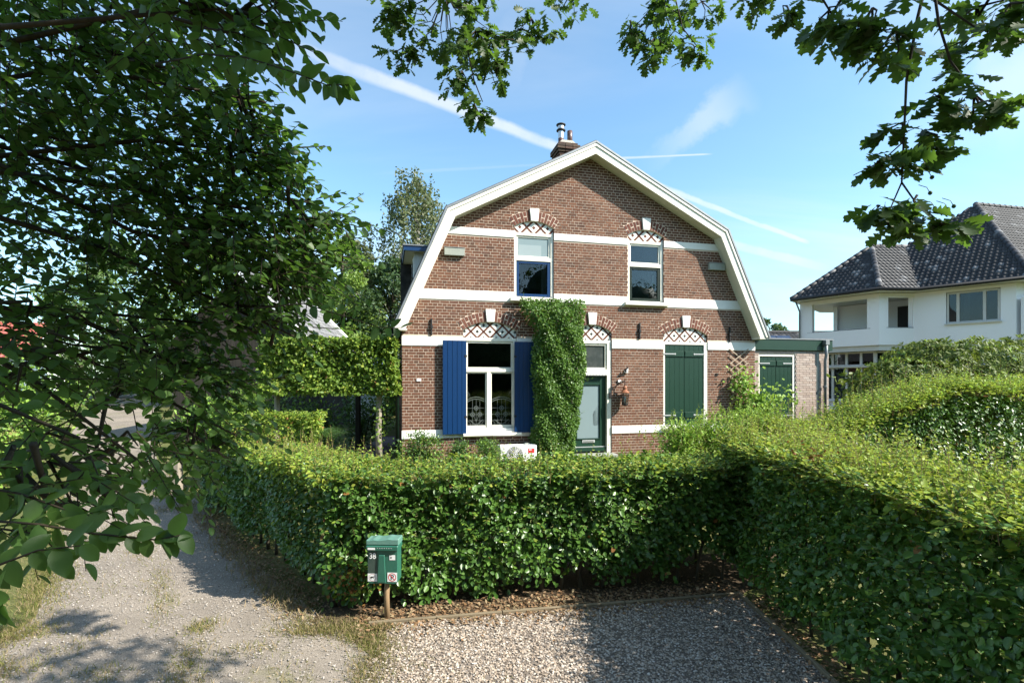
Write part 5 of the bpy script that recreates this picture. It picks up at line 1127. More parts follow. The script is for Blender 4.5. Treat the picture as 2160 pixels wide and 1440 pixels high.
q = MB(); y = -.0893    # crouching dog
for pl in ([(-.150, .592), (-.128, .586), (-.112, .596), (-.108, .604), (-.130, .606), (-.148, .602)], [(-.112, .596), (-.098, .598), (-.094, .604), (-.100, .610), (-.110, .608)], [(-.150, .592), (-.142, .590), (-.146, .572), (-.152, .572)], [(-.138, .588), (-.130, .588), (-.134, .578), (-.128, .574), (-.136, .573)], [(-.118, .592), (-.112, .596), (-.108, .578), (-.113, .577)], [(-.150, .600), (-.158, .594), (-.160, .588), (-.154, .590)]):
    q.add([(a, y, b) for a, b in pl], [tuple(range(len(pl)))])
q.build('dog_mark', BLACKP, s1)
q = MB(); q.lathe([(.010, 0), (.010, .001)], (0, 0, 0), 14); q.v = [(.105+a, -.0889-c_, .838+b) for a, b, c_ in q.v]; q.build('dot', BLACKP, s3)

# ------------------------------------------------------------------ timber edging, litter, gravel, grass
def board(p, q_, h, label):
    a, b = Vector((*p, gz(*p))), Vector((*q_, gz(*q_))); d = (b-a); L_ = d.length
    e = empty('edging_board', a, math.atan2(d.y, d.x), label, 'edging', 'timber edging of the gravel bay')
    n = max(2, int(L_/1.6))
    for i in range(n): B('plank', EDGEW, e, (i*L_/n+.004, (i+1)*L_/n-.004, -.022, .022, -.05, h+random.uniform(-.008, .008)), bevel=.006)
board((-1.75, 6.27), (3.12, 7.14), .055, 'weathered timber edging between gravel bay and front hedge'); board((3.14, 7.16), (3.17, 3.0), .07, 'shaded timber edging along the foot of the tall right hedge')
def scatter_flat(name, pts, T, size, mats, w=None, lift=.012, tilt=.35, label=None):
    k = len(pts); P = np.stack([pts[:, 0], pts[:, 1], ground_z(pts[:, 0], pts[:, 1])+.012+lift+rng.random(k)*.02], 1); ax = unit(rv(k)*np.array([1, 1, .25])); nm = unit(np.array([0, 0, 1.0])+rv(k, tilt))
    mats = mats if isinstance(mats, list) else [mats]; mi = rng.choice(len(mats), k, p=w) if w else None
    return link(name, cloud(name, T, P, frames(ax, nm), rng.uniform(*size, k), mats, mi))
k = 3600; t = rng.random(k); off = rng.normal(0.10, .22, k)
pts = np.stack([-1.9+5.1*t+off*(-.18), 6.28+.92*t+off], 1); pts2 = np.stack([3.15+rng.normal(.12, .12, 900), rng.uniform(3.5, 7.1, 900)], 1)
t3 = rng.random(1500)*6; pts3 = np.stack([-2.45+gu[0]*t3+rng.normal(0, .16, 1500), 6.62+gu[1]*t3+rng.normal(0, .16, 1500)], 1)
tag(scatter_flat('leaf_litter', np.concatenate([pts, pts2, pts3]), SIMPLE, (.03, .065), [LITTER, STRAW], [.75, .25]), 'dry brown leaf litter along the foot of the hedges', 'leaf litter', kind='stuff')
# pebbles of the bay
ico = np.array([(0, 0, 1), (.9, 0, .1), (.2, .85, 0), (-.8, .45, .05), (-.7, -.6, 0), (.3, -.85, .1)], float); icf = np.array([(0, 1, 2), (0, 2, 3), (0, 3, 4), (0, 4, 5), (0, 5, 1)])
def stones(name, pts, size, mat, label, cat_):
    k = len(pts); P = np.stack([pts[:, 0], pts[:, 1], ground_z(pts[:, 0], pts[:, 1])+.021+rng.random(k)*.006], 1); Rm = frames(unit(rv(k)*np.array([1, 1, .2])), unit(np.array([0, 0, 1.])+rv(k, .3)))
    s_ = rng.uniform(*size, k); tv = ico*np.array([1, 1.25, .6]); V = (np.einsum('nij,kj->nki', Rm, tv)*s_[:, None, None]+P[:, None]).reshape(-1, 3); F = (icf[None]+(np.arange(k)*6)[:, None, None]).reshape(-1, 3)
    tag(link(name, np_mesh(name, V, F, mat, smooth=True)), label, cat_, kind='stuff')
k = 30000; x = rng.uniform(-1.5, 3.2, k); y = rng.uniform(4.6, 7.2, k); ok = (y < 6.30+.172*(x+1.5)) & (x > -1.5+.35*rng.random(k)**2); stones('pebbles', np.stack([x, y], 1)[ok], (.008, .017), PEBBLE, 'mixed pale pebbles covering the parking bay', 'gravel')
k = 9000; y = rng.uniform(4.8, 12.5, k)**1; y = 4.8+(y-4.8)**1.15/1.36; xl = np.interp(y, [r_[1] for r_ in LROWS], [r_[0] for r_ in LROWS]); xr = np.interp(y, [r_[3] for r_ in LROWS], [r_[2] for r_ in LROWS]); x = xl+(xr-xl)*rng.random(k)
stones('lane_stones', np.stack([x, y], 1), (.004, .012), PEBLANE, 'loose fine stones scattered on the lane', 'gravel')
def grass(name, label, spots, mats, hr=(.025, .075), w=None):
    P = []
    for cx_, cy_, sx, sy, rot, n in spots:
        a = rng.normal(0, 1, (n, 2))*np.array([sx, sy]); c_, s_ = math.cos(rot), math.sin(rot); P.append(np.stack([cx_+a[:, 0]*c_-a[:, 1]*s_, cy_+a[:, 0]*s_+a[:, 1]*c_], 1))
    P = np.concatenate(P); k = len(P); P3 = np.stack([P[:, 0], P[:, 1], ground_z(P[:, 0], P[:, 1])+.008], 1)
    T = (np.array([(-.05, 0, 0), (.05, 0, 0), (-.042, .5, -.12), (.042, .5, -.12), (-.004, 1, -.5), (.004, 1, -.5)]), np.array([(0, 1, 3, 2), (2, 3, 5, 4)]))
    ax = unit(np.array([0, 0, .8])+rv(k, .55)); o = link(name, cloud(name, T, P3, frames(ax, unit(rv(k))), rng.uniform(*hr, k), mats, rng.choice(len(mats), k, p=w)))
    tag(o, label, 'grass', kind='stuff')
grass('grass', 'tufts of grass and dry straw between lane and gravel bay', [(-2.2, 6.15, .30, .07, .1, 2600), (-1.75, 5.95, .28, .10, -.5, 2200), (-1.45, 5.45, .13, .30, 0, 2200), (-1.35, 4.95, .15, .25, 0, 1200), (-1.55, 6.2, .10, .05, 0, 700), (-.6, 4.95, .3, .2, 0, 300), (-1.0, 5.3, .2, .3, 0, 250), (-2.2, 6.35, .35, .09, .1, 1200)], [GRASS, STRAW], w=[.58, .42])
grass('lane_grass', 'patches of grass growing along the middle and edges of the lane', [(-3.45, 5.45, .12, .30, .3, 700), (-3.75, 6.2, .10, .12, 0, 500), (-4.2, 5.2, .2, .1, 0, 300), (-5.8, 6.05, .22, .16, 0, 1600), (-5.4, 5.25, .25, .15, 0, 1500), (-6.9, 7.6, .2, .5, .6, 1500), (-8.6, 9.7, .25, .8, .65, 2500), (-11, 12.8, .3, 1.2, .65, 3000), (-7.6, 9.6, .25, .9, .7, 700), (-8.3, 12.6, .55, .25, .3, 2600), (-7.4, 11.6, .45, .2, .7, 1500), (-9.4, 14.2, .3, .7, .7, 1800), (-5.9, 7.4, .3, .4, .6, 260), (-3.0, 7.0, .12, .5, .75, 500), (-4.6, 6.8, .10, .35, .5, 420), (-5.2, 7.6, .10, .4, .6, 420), (-3.2, 5.0, .14, .2, .2, 450), (-2.9, 5.7, .22, .12, .2, 300), (-6.6, 9.2, .12, .6, .65, 700), (-2.3, 5.2, .2, .15, 0, 200), (-4.9, 5.8, .15, .2, 0, 260), (-5.75, 5.6, .12, .5, .25, 1300), (-6.4, 7.0, .14, .5, .6, 1500), (-7.3, 8.2, .16, .5, .65, 1500)], [GRASS, STRAW], (.025, .08), [.7, .3])
grass('dry_grass', 'dry shaded grass along the foot of the lane hedge', [(-3.3, 7.2, .7, .13, 2.32, 2200), (-4.8, 8.9, .8, .13, 2.32, 1500), (-6.2, 10.5, .7, .13, 2.32, 1000)], [STRAW, GRASS], (.035, .11), [.8, .2])
k = 900

# ------------------------------------------------------------------ trees at hand: branches of the near tree on the left
def branch(q, pts, r0, r1, n=6):
    k = len(pts); q.tube([Vector(p) for p in pts], [r0+(r1-r0)*i/(k-1) for i in range(k)], n)
nt_ = empty('tree', (-4.9, 2.0, 0), 0, 'dark leafy tree on the left whose branches hang over the lane', 'tree')
nb_ = np.array(nt_.location); q = MB(); LB = lambda p: Vector(np.array(p)-nb_)
branch(q, [LB((-4.9, 2.0, -.1)), LB((-4.85, 2.0, 1.2)), LB((-4.7, 2.2, 2.8)), LB((-4.6, 2.5, 4.6)), LB((-4.5, 2.6, 6.0))], .17, .05, 10); q.build('trunk', BARK, nt_, True)
BLOBS = [  # centre (photo px, py, depth), radii, twigs, leaf size
    ((90, 330, 3.4), (1.25, 1.15, 1.2), 980, (.045, .072)), ((-500, 300, 3.2), (1.3, 1.2, 1.4), 300, (.06, .09)), ((440, 470, 3.3), (.72, .75, .60), 520, (.042, .068)), ((240, 110, 2.9), (.72, .7, .62), 400, (.045, .072)),
    ((585, 545, 3.1), (.36, .45, .30), 130, (.045, .07)), ((640, 470, 3.15), (.26, .35, .16), 50, (.045, .07)), ((270, 730, 3.3), (.78, .7, .45), 150, (.05, .08)), ((410, 800, 3.3), (.36, .5, .32), 70, (.05, .08)), ((410, 930, 3.3), (.32, .4, .28), 50, (.05, .075)),
    ((60, 740, 2.5), (.55, .5, .42), 75, (.055, .085)), ((40, 1010, 1.8), (.28, .3, .18), 46, (.05, .075)), ((420, 25, 2.1), (.34, .3, .12), 50, (.05, .08)), ((200, 960, 2.6), (.5, .4, .2), 40, (.05, .08)), ((560, 30, 2.3), (.10, .15, .07), 8, (.05, .075)), ((540, 330, 3.2), (.25, .35, .25), 60, (.045, .07)), ((500, 250, 3.2), (.22, .3, .2), 45, (.045, .07)), ((540, 670, 3.2), (.40, .4, .09), 34, (.05, .075))]
P = []; AX = []; NM = []; SZ = []; T0 = []; T1 = []; lim = MB()
trunk_top = np.array([-4.6, 2.5, 4.2])
for (cpx, rad, ntw, sz) in BLOBS:
    c = at(*cpx); rad = np.array(rad)
    d0 = c-trunk_top; mid = trunk_top+d0*.5+np.array([0, 0, .18+.1*random.random()])
    s0 = np.array([-4.7, 2.35, 3.0+1.6*random.random()]); branch(lim, [LB(s0), LB(s0*.55+mid*.45+rv(1, .14)[0]+np.array([0, 0, .1])), LB(mid*.5+c*.5+rv(1, .12)[0]), LB(c+rad*np.array([.5, 0, -.1])+rv(1, .08)[0])], .024, .006, 6)
    for i in range(6):
        e = c+unit(rv(1))[0]*rad*.85; branch(lim, [LB(c+rv(1, .1)[0]), LB((c+e)/2+rv(1, .06)[0]+np.array([0, 0, .05])), LB(e)], .012, .003, 5)
    for i in range(ntw):
        b = c+unit(rv(1))[0]*rad*rng.random()**.45; d = unit(np.array([.55, -.05, -.12])+rv(1, .55)[0]+.5*(b-c)/np.linalg.norm(rad)); L_ = rng.uniform(.16, .34); e = b+d*L_+np.array([0, 0, -.05]); T0.append(b); T1.append(e)
        side = unit(np.cross(d, [0, 0, 1.0])); nl = rng.integers(5, 9)
        for j in range(nl):
            t = (j+.6)/nl; P.append(b+(e-b)*t); sd = side*(1 if j % 2 else -1); AX.append(sd*.8+d*.55+np.array([0, 0, -.35])+rv(1, .25)[0]); NM.append(np.array([0, 0, 1.0])+rv(1, .45)[0]); SZ.append(rng.uniform(*sz))
def twig(pts, Y, n, sz, r=.004, jit=.5):
    """one drawn-out twig through photo points at depth Y, alternate leaves"""
    pp = [at(px, py, Y if not isinstance(Y, (list, tuple)) else Y[i]) for i, (px, py) in enumerate(pts)]; branch(lim, [LB(p_) for p_ in pp], r, r*.4, 5)
    seg = np.linspace(.15, 1, n); L_ = len(pp)-1
    for j, t in enumerate(seg):
        f = t*L_; i = min(int(f), L_-1); b = pp[i]+(pp[i+1]-pp[i])*(f-i); d = unit(pp[i+1]-pp[i]); side = unit(np.cross(d, [0, -1., .2])); P.append(b); AX.append(side*(.9 if j % 2 else -.9)+d*.4+np.array([.1, 0, -.45])+rv(1, jit*.6)[0]); NM.append(np.array([0, -.5, .8])+rv(1, jit)[0]); SZ.append(rng.uniform(*sz))
twig([(330, 135), (430, 115), (520, 122), (610, 150), (690, 180), (735, 180)], [2.2, 2.0, 1.85, 1.75, 1.7, 1.7], 34, (.055, .078)); twig([(430, 60), (500, 70), (560, 95)], 1.9, 12, (.055, .075)); twig([(540, 650), (640, 640), (720, 665), (800, 690), (845, 692)], 2.7, 17, (.055, .08)); twig([(560, 600), (650, 605), (720, 640)], 2.9, 12, (.05, .075))
twig([(-60, 1095), (80, 1105), (200, 1125), (330, 1138), (380, 1128)], [1.35, 1.35, 1.38, 1.4, 1.4], 24, (.05, .078), .004); twig([(-60, 1210), (0, 1190), (80, 1160), (170, 1150)], 1.25, 10, (.05, .078)); twig([(-80, 1020), (40, 1040), (140, 1075), (200, 1090)], 1.4, 15, (.05, .075)); twig([(180, 960), (200, 1040), (250, 1075), (300, 1070)], 2.2, 10, (.05, .075), .003); twig([(280, 860), (300, 960), (330, 1030)], 2.8, 8, (.045, .07), .003); twig([(430, 900), (450, 980), (440, 1040)], 3.0, 8, (.05, .07), .003)
twig([(600, 400), (660, 430), (720, 470), (765, 480)], 2.9, 14, (.05, .07)); twig([(520, 260), (570, 290), (620, 330)], 3.0, 10, (.05, .07)); twig([(560, 340), (620, 380), (650, 400)], 3.0, 10, (.05, .07)); twig([(250, 700), (330, 740), (330, 850)], 2.4, 8, (.05, .075), .003)
twig([(-60, 1290), (-20, 1270), (20, 1262)], 1.1, 5, (.06, .075))
lim.build('branches', TWIG, nt_, True); sticks('twigs', np.array(T0), np.array(T1), np.full(len(T0), .0035), np.full(len(T0), .0015), TWIG, nt_)
P, AX, NM, SZ = np.array(P), unit(np.array(AX)), unit(np.array(NM)), np.array(SZ); ok = P[:, 1] > .7; foliage(nt_, FINE, P[ok], AX[ok], NM[ok], SZ[ok], [TREEL], None, 300, T2=FINEL)

# ------------------------------------------------------------------ oak: trunk behind the viewer, boughs overhead
ok_ = empty('oak_tree', (3.6, -3.4, 0), 0, 'oak tree with lobed leaves hanging into the top of the view', 'tree')
ob = np.array(ok_.location); LB = lambda p: Vector(np.array(p)-ob); q = MB(); branch(q, [LB((3.6, -3.4, -.1)), LB((3.55, -3.4, .5)), LB((3.4, -3.3, 3.0)), LB((3.0, -3.0, 6.0)), LB((2.2, -2.2, 8.5))], .34, .12, 12); q.build('trunk', BARK, ok_, True)
lim = MB(); P = []; AX = []; NM = []; SZ = []
def rosette(c, n, sz, dirn=None):
    dirn = np.array([0, 0, -.35]) if dirn is None else dirn
    for j in range(n):
        a = rng.random()*6.283; d = np.array([math.cos(a), math.sin(a), 0])*.8+dirn+rv(1, .25)[0]; P.append(c+rv(1, .012)[0]); AX.append(d); NM.append(np.array([0, -.25, 1.0])+rv(1, .5)[0]); SZ.append(rng.uniform(*sz))
def ocl(px, py, Y, rad, n, sz=(.078, .112), hang=None):
    c = at(px, py, Y); rad = np.array(rad if hasattr(rad, '__len__') else (rad,)*3)
    for i in range(n):
        e = c+unit(rv(1))[0]*rad*rng.random()**.4; rosette(e, rng.integers(5, 8), sz)
        if i % 2 == 0: branch(lim, [LB(c+np.array([0, 0, rad[2]*.5])), LB((c+e)/2+rv(1, .02)[0]), LB(e)], .005, .002, 5)
    if hang is not None: branch(lim, [LB(np.array(hang)), LB(c*.5+np.array(hang)*.5+np.array([0, -.1, .12])), LB(c)], .02, .006, 6)
HA = (2.0, -.2, 6.2)
for a in ((940, 20, 3.9, (.50, .35, .28), 46, (.085, .12), (1.0, 1.5, 6.6)), (850, 40, 3.9, (.18, .2, .18), 12), (850, 115, 3.9, (.13, .12, .10), 10), (1010, 90, 3.8, (.34, .3, .22), 32), (1120, 60, 3.9, (.22, .2, .16), 14), (975, 165, 3.7, (.14, .14, .10), 10), (1000, 232, 3.6, (.10, .10, .09), 8), (1050, 145, 3.8, (.12, .12, .10), 8), (1200, 5, 3.9, (.16, .15, .08), 6),
          (1390, 30, 4.0, (.30, .3, .22), 26, (.085, .12), (1.8, 1.2, 6.8)), (1380, 100, 3.9, (.18, .2, .13), 14), (1465, 110, 3.9, (.13, .14, .08), 9), (1330, 60, 4.0, (.10, .1, .12), 7), (1480, 20, 4.0, (.15, .15, .12), 9), (1590, 12, 3.4, (.15, .15, .06), 7), (1660, 25, 2.8, (.08, .1, .06), 5),
          (1750, 40, 2.1, (.13, .12, .07), 6, (.08, .115), HA), (1840, 45, 2.0, (.13, .12, .10), 7), (1890, 90, 1.95, (.10, .1, .10), 6), (1800, 90, 2.05, (.07, .08, .05), 3), (2060, 40, 2.2, (.16, .15, .10), 7, (.08, .115), HA), (2130, 35, 2.0, (.12, .12, .10), 6), (2040, 100, 2.1, (.08, .08, .05), 3), (2150, 70, 1.9, (.05, .06, .04), 2),
          (1985, 215, 1.9, (.07, .07, .05), 3), (2055, 215, 1.9, (.09, .08, .05), 5), (2020, 170, 1.92, (.05, .05, .03), 2), (2110, 225, 1.9, (.05, .05, .03), 2), (1905, 275, 1.95, (.06, .06, .05), 3), (1950, 290, 1.95, (.06, .06, .04), 3), (1850, 350, 1.95, (.07, .07, .03), 3), (1910, 350, 1.95, (.07, .06, .05), 4), (1960, 330, 1.95, (.05, .05, .04), 2), (1870, 455, 1.9, (.07, .06, .03), 3), (1930, 470, 1.9, (.08, .06, .04), 4), (1990, 480, 1.9, (.07, .06, .03), 3), (1935, 420, 1.9, (.05, .05, .03), 2), (1850, 440, 1.9, (.04, .04, .02), 2)):
    ocl(*a)
for pts, Y, r in (([(1960, -60), (1935, 40), (1912, 170), (1908, 260), (1902, 385)], 1.93, .0065), ([(1902, 385), (1878, 440), (1860, 470)], 1.92, .003), ([(1902, 385), (1930, 425), (1985, 470), (2050, 480)], 1.92, .0035), ([(1965, -60), (1980, 50), (2005, 130), (2050, 190), (2080, 250)], 1.93, .006), ([(1905, 300), (1860, 340), (1800, 370)], 1.93, .003), ([(1970, 0), (2060, 60), (2140, 80)], 2.05, .005), ([(1700, -60), (1760, 40)], 2.1, .006), ([(985, 100), (1000, 170), (1018, 215)], 3.7, .006), ([(1420, -20), (1440, 60), (1480, 110)], 3.9, .006)):
    branch(lim, [LB(at(px, py, Y)) for px, py in pts], r, r*.5, 6)
branch(lim, [LB((3.0, -3.0, 6.0)), LB((2.4, -1.2, 6.7)), LB(HA)], .10, .03, 8); branch(lim, [LB(HA), LB((1.9, .9, 5.6)), LB(at(1960, -60, 1.93))], .03, .007, 6); branch(lim, [LB((2.2, -2.2, 8.5)), LB((1.6, .0, 7.6)), LB((1.0, 1.5, 6.6))], .10, .03, 8); branch(lim, [LB((1.6, 0, 7.6)), LB((1.8, 1.2, 6.8))], .05, .02, 6)
branch(lim, [LB((2.2, -2.2, 8.5)), LB((.2, -1.2, 8.8)), LB((-1.6, .4, 8.0))], .10, .03, 8); branch(lim, [LB((3.0, -3.0, 6.0)), LB((3.8, -.6, 7.2)), LB((4.4, 1.8, 7.2))], .08, .02, 7); branch(lim, [LB((.2, -1.2, 8.8)), LB((-.4, .8, 8.2)), LB((-.8, 1.8, 7.8))], .05, .02, 6); lim.build('branches', TWIG, ok_, True)
# small acorns on the hanging twig
for px, py in ((1956, 355), (1966, 375), (1962, 408), (2012, 436), (2000, 442), (1972, 440)):
    q = MB(); c = at(px, py, 1.9)-ob; q.lathe([(.002, -.006), (.006, -.003), (.0072, .002), (.005, .007), (.002, .009)], tuple(c), 8); q.tube([tuple(c), tuple(c+np.array([-.012, 0, .022])), tuple(c+np.array([-.035, .01, .035]))], .0012, 4); q.build('acorn', OAKL, ok_, True)
P_, AX_, NM_, SZ_ = np.array(P), unit(np.array(AX)), unit(np.array(NM)), np.array(SZ); foliage(ok_, OAK, P_, AX_, NM_, SZ_, [OAKL], None, 300)
# rest of the crown overhead, outside the frame
P = []
for c, rad, n in (((.9, -.6, 8.3), (1.9, 1.7, 1.1), 4200), ((-.9, .7, 7.9), (1.5, 1.3, .9), 2600), ((.5, 1.6, 7.4), (1.2, .9, .7), 1500), ((2.6, -2.6, 9.3), (1.8, 1.7, 1.3), 2500), ((-2.4, -.6, 8.2), (1.2, 1.2, .8), 2000), ((2.7, .1, 7.5), (1.1, .9, .7), 2200), ((1.4, 1.5, 6.9), (.9, .7, .5), 1300), ((4.3, 2.0, 7.2), (1.3, 1.0, .6), 900), ((4.9, .6, 7.6), (1.1, 1.0, .6), 800), ((4.3, -.4, 7.8), (2.2, 1.8, .9), 3000)):
    d = unit(rv(n)); P.append(np.array(c)+d*np.array(rad)*rng.random((n, 1))**.5)
P = np.concatenate(P); P = P[(P[:, 2] > 3.0+.80*np.maximum(P[:, 1], 0)+.35) | (P[:, 0] > 1.15*np.maximum(P[:, 1], .1))]; foliage(ok_, SIMPLE, P, unit(rv(len(P))+[0, 0, -.2]), unit(rv(len(P), .6)+[0, 0, 1.]), rng.uniform(.10, .14, len(P)), [OAKL], None, 0, None, 'crown')

# ------------------------------------------------------------------ trees behind
def far_tree(name, label, x, y, h, rx, n, mat, size, clumps=26, base=.25, weep=0.0, bark=BARK, group='trees behind the house', T=SIMPLE, seedr=None, top=.55):
    z0 = gz(x, y); root = empty(name, (x, y, z0), 0, label, 'tree', group); b = np.array([x, y, z0])
    q = MB(); q.tube([(0, 0, -.2), (.1, 0, h*.3), (.05, .1, h*.6), (0, 0, h*.92)], [.022*h, .017*h, .010*h, .003*h], 9); q.build('trunk', bark, root, True)
    br = MB(); P = []; D = []
    for i in range(clumps):
        t = base+(1-base)*((i+.5)/clumps); prof = math.sin(math.pi*min(1, (t-base*.7)/(1.02-base*.7))**.8)**.7; a = i*2.4+random.uniform(-.4, .4); r = rx*prof*random.uniform(.35, .85)
        c = np.array([math.cos(a)*r, math.sin(a)*r, h*t-.2*r]); cr = np.array([rx*.42, rx*.42, rx*.34])*random.uniform(.7, 1.15)*max(.45, prof)
        br.tube([(0, 0, max(.1, h*t-1.1*r-.3)), tuple(c*.55+np.array([0, 0, h*t*.45-.3*r])), tuple(c)], [.006*h, .004*h, .0015*h], 5)
        k = n//clumps; d = unit(rv(k)); p_ = c+d*cr*rng.random((k, 1))**.45
        if weep: p_ = c+d*cr*np.array([1, 1, .5])*rng.random((k, 1))**.5; s_ = rng.integers(0, k//14, k); hx = rng.normal(0, 1, (k//14+1, 3))*cr*.6; p_ = c+hx[s_]*np.array([1, 1, .5])+np.stack([rv(k, .05)[:, 0], rv(k, .05)[:, 1], -rng.random(k)*weep], 1)
        P.append(p_); D.append(d)
    br.build('branches', bark, root, True); P, D = np.concatenate(P), np.concatenate(D); k = len(P); P = P[P[:, 2] > .4]; k = len(P)
    ax = unit(rv(k)+np.array([0, 0, -.9 if weep else -.1])); nm = unit(rv(k, .7)+np.array([.2, -.3, .6])); o = link('crown', cloud('crown', T, P, frames(ax, nm), rng.uniform(*size, k), mat), root); tag(o, kind='stuff'); return root
far_tree('birch_tree', 'tall weeping birch with thin hanging twigs behind the dormer', -5.7, 31, 14.6, 3.7, 20000, BIRCHL, (.13, .24), 34, .18, 1.9, BIRCHB)
far_tree('birch_tree', 'smaller weeping birch left of the tall birch', -8.6, 30, 10.2, 2.2, 8000, BIRCHL, (.13, .24), 24, .15, 1.5, BIRCHB)
far_tree('tree', 'dense dark green tree filling the gap beside the gable', -6.6, 28.5, 8.6, 3.2, 12000, FARL3, (.14, .26), 28, .1)
far_tree('conifer_tree', 'slim dark conifer top above the left trees', -11.2, 36, 12.0, 1.7, 6000, FARL3, (.15, .28), 26, .1)
far_tree('tree', 'bright yellow-green tree behind the slate barn roof', -9.2, 28, 9.4, 2.9, 10000, FARL2, (.14, .26), 24, .08)
far_tree('tree', 'mid green tree behind the left branches near the barn', -13.5, 31, 9.5, 3.6, 11000, FARL1, (.16, .30), 28, .08)
far_tree('tree', 'broad light green tree seen through the left branches', -19.5, 34, 10.5, 4.6, 12000, FARL2, (.18, .34), 30, .06)
far_tree('tree', 'leftmost mid green tree beyond the lane', -28.5, 37, 11.0, 5.2, 12000, FARL1, (.2, .36), 30, .06)
far_tree('tree', 'small dark tree seen through the villa balcony', 20.0, 40, 6.4, 2.4, 4000, FARL3, (.18, .3), 18, .06)
far_tree('tree', 'leafy tree beyond the right edge behind the villa roof', 40.0, 44, 8.5, 3.5, 5000, FARL1, (.2, .36), 20, .06)
bush('bush', 'light green bush on the left bank of the lane', (-18.6, 19.0, 2.0), (2.6, 1.8, 1.7), 7000, SIMPLE, [LIMEL, SHRUB], (.10, .18), 'bushes on the lane bank', w=[.7, .3])
bush('bush', 'grassy green bush nearer the viewer on the lane bank', (-13.4, 13.0, 1.0), (1.3, 1.1, 1.0), 4000, SIMPLE, [LIMEL, GRASS], (.08, .14), 'bushes on the lane bank', w=[.6, .4])
bush('bush', 'low green bush at the lane end beside the post', (-9.6, 17.5, 1.5), (1.6, .9, 1.1), 4200, SIMPLE, [SHRUB, LIMEL], (.08, .14), 'bushes on the lane bank', w=[.6, .4])
bush('bush', 'sunlit bush behind the low garden hedge', (-7.6, 15.5, 1.9), (1.3, .8, 1.2), 4200, SIMPLE, [PLEACH, SHRUB], (.07, .12), 'bushes on the lane bank', w=[.6, .4])
# trees across the road behind the viewer: they mirror in the window panes
k = 80000; X = rng.uniform(-30, 78, k); ctr = np.round(X/6)*6+np.sin(np.round(X/6)*12.9)*1.5; d = unit(rv(k)); Pb = np.stack([ctr, -19+np.sin(ctr*3)*2.5, 6.9+np.sin(ctr*1.7)*.7], 1)+d*np.array([4.2, 3, 7.0])*rng.random((k, 1))**.4; Pb = Pb[(Pb[:, 2] > .3)]
tm_ = cloud('treeline', DIAMOND, Pb, frames(unit(rv(len(Pb))), unit(rv(len(Pb))+[0, .5, .5])), rng.uniform(.2, .36, len(Pb)), FARL3); q = MB()
for c_ in np.unique(ctr):                                  # dense heart of each crown
    zc_ = 6.9+math.sin(c_*1.7)*.7; yy = -19+math.sin(c_*3)*2.5; q.lathe([(max(.1, math.sin(t)*3.5*(1+.08*math.sin(7*t+c_))), zc_-6.1*math.cos(t)) for t in np.linspace(.08, 3.06, 12)], (c_, yy, 0), 14)
bmt = bmesh.new(); bmt.from_mesh(tm_); bmt.from_mesh(q.mesh('heart', FARL3, True)); bmt.to_mesh(tm_); bmt.free(); tl = link('treeline', tm_); tag(tl, 'dark treeline across the road mirrored in the window panes', 'trees', kind='stuff')

# ------------------------------------------------------------------ white villa
ve = np.array; EZ = 6.90
A1, A2, A3, E1 = ve([13.7, 25.3]), ve([15.76, 22.1]), ve([17.5, 22.2]), ve([19.75, 19.5]); P1_, P2_ = ve([17.45, 25.03, 9.43]), ve([22.45, 25.0, 11.45]); QC = ve([14.9, 25.3]); R1 = ve([22.0, 25.26, 9.43]); RE = ve([30.9, 26.95, 11.45]); E2 = ve([31.5, 22.2])
vl = empty('villa', (17.0, 23.0, gz(17, 23)), 0, 'white stucco villa with dark tiled hip roofs and a corner balcony on the right', 'house'); vb = np.array(vl.location)
def V3(p, z): return (p[0]-vb[0], p[1]-vb[1], z-vb[2])
def tri_roof(name, pts, mat=VTILE):
    q = MB(); q.add([tuple(np.array(p)-vb) for p in pts], [tuple(range(len(pts)))]); return q.build(name, mat, vl)
def tile_slope(poly, e0, e1, tw=.195, tl_=.26, nmax=0):
    """rows of pantiles over a planar polygon: e0-e1 is the eaves line, seen from outside left to right"""
    poly = [np.array(p, float) for p in poly]; ex = unit(np.array(e1)-np.array(e0)); nrm = unit(np.cross(poly[1]-poly[0], poly[2]-poly[0])); nrm = nrm if nrm[2] > 0 else -nrm; ey = np.cross(nrm, ex); ey = ey if ey[2] > 0 else -ey; o = np.array(e0, float)
    pl = [((p-o)@ex, (p-o)@ey) for p in poly]; xs_ = [p[0] for p in pl]; ys_ = [p[1] for p in pl]
    def inside(x, y):
        c = False
        for (x0, y0), (x1, y1) in zip(pl, pl[1:]+pl[:1]):
            if (y0 > y) != (y1 > y) and x < (x1-x0)*(y-y0)/(y1-y0)+x0: c = not c
        return c
    wv = [(0, .0), (.18, .030), (.38, .040), (.55, .018), (.75, .004), (1.0, .012)]; tvs = []
    for yy, dz in ((-.02, .022), (tl_*1.02, .0)):
        for t, h in wv: tvs.append((t*tw, yy, h+dz))
    for t, h in wv: tvs.append((t*tw, -.02, h))
    n = len(wv); fs = [(i, i+1, n+i+1, n+i) for i in range(n-1)]+[(2*n+i, 2*n+i+1, i+1, i) for i in range(n-1)]
    Mx = np.stack([ex, ey, nrm], 1); spots = []
    j = 0; y = 0.0
    while y < max(ys_):
        x = min(xs_)
        while x < max(xs_):
            if inside(x+tw/2, y+tl_*.45): spots.append((x, y))
            x += tw
        y += tl_
    return spots, Mx, o, np.array(tvs), fs
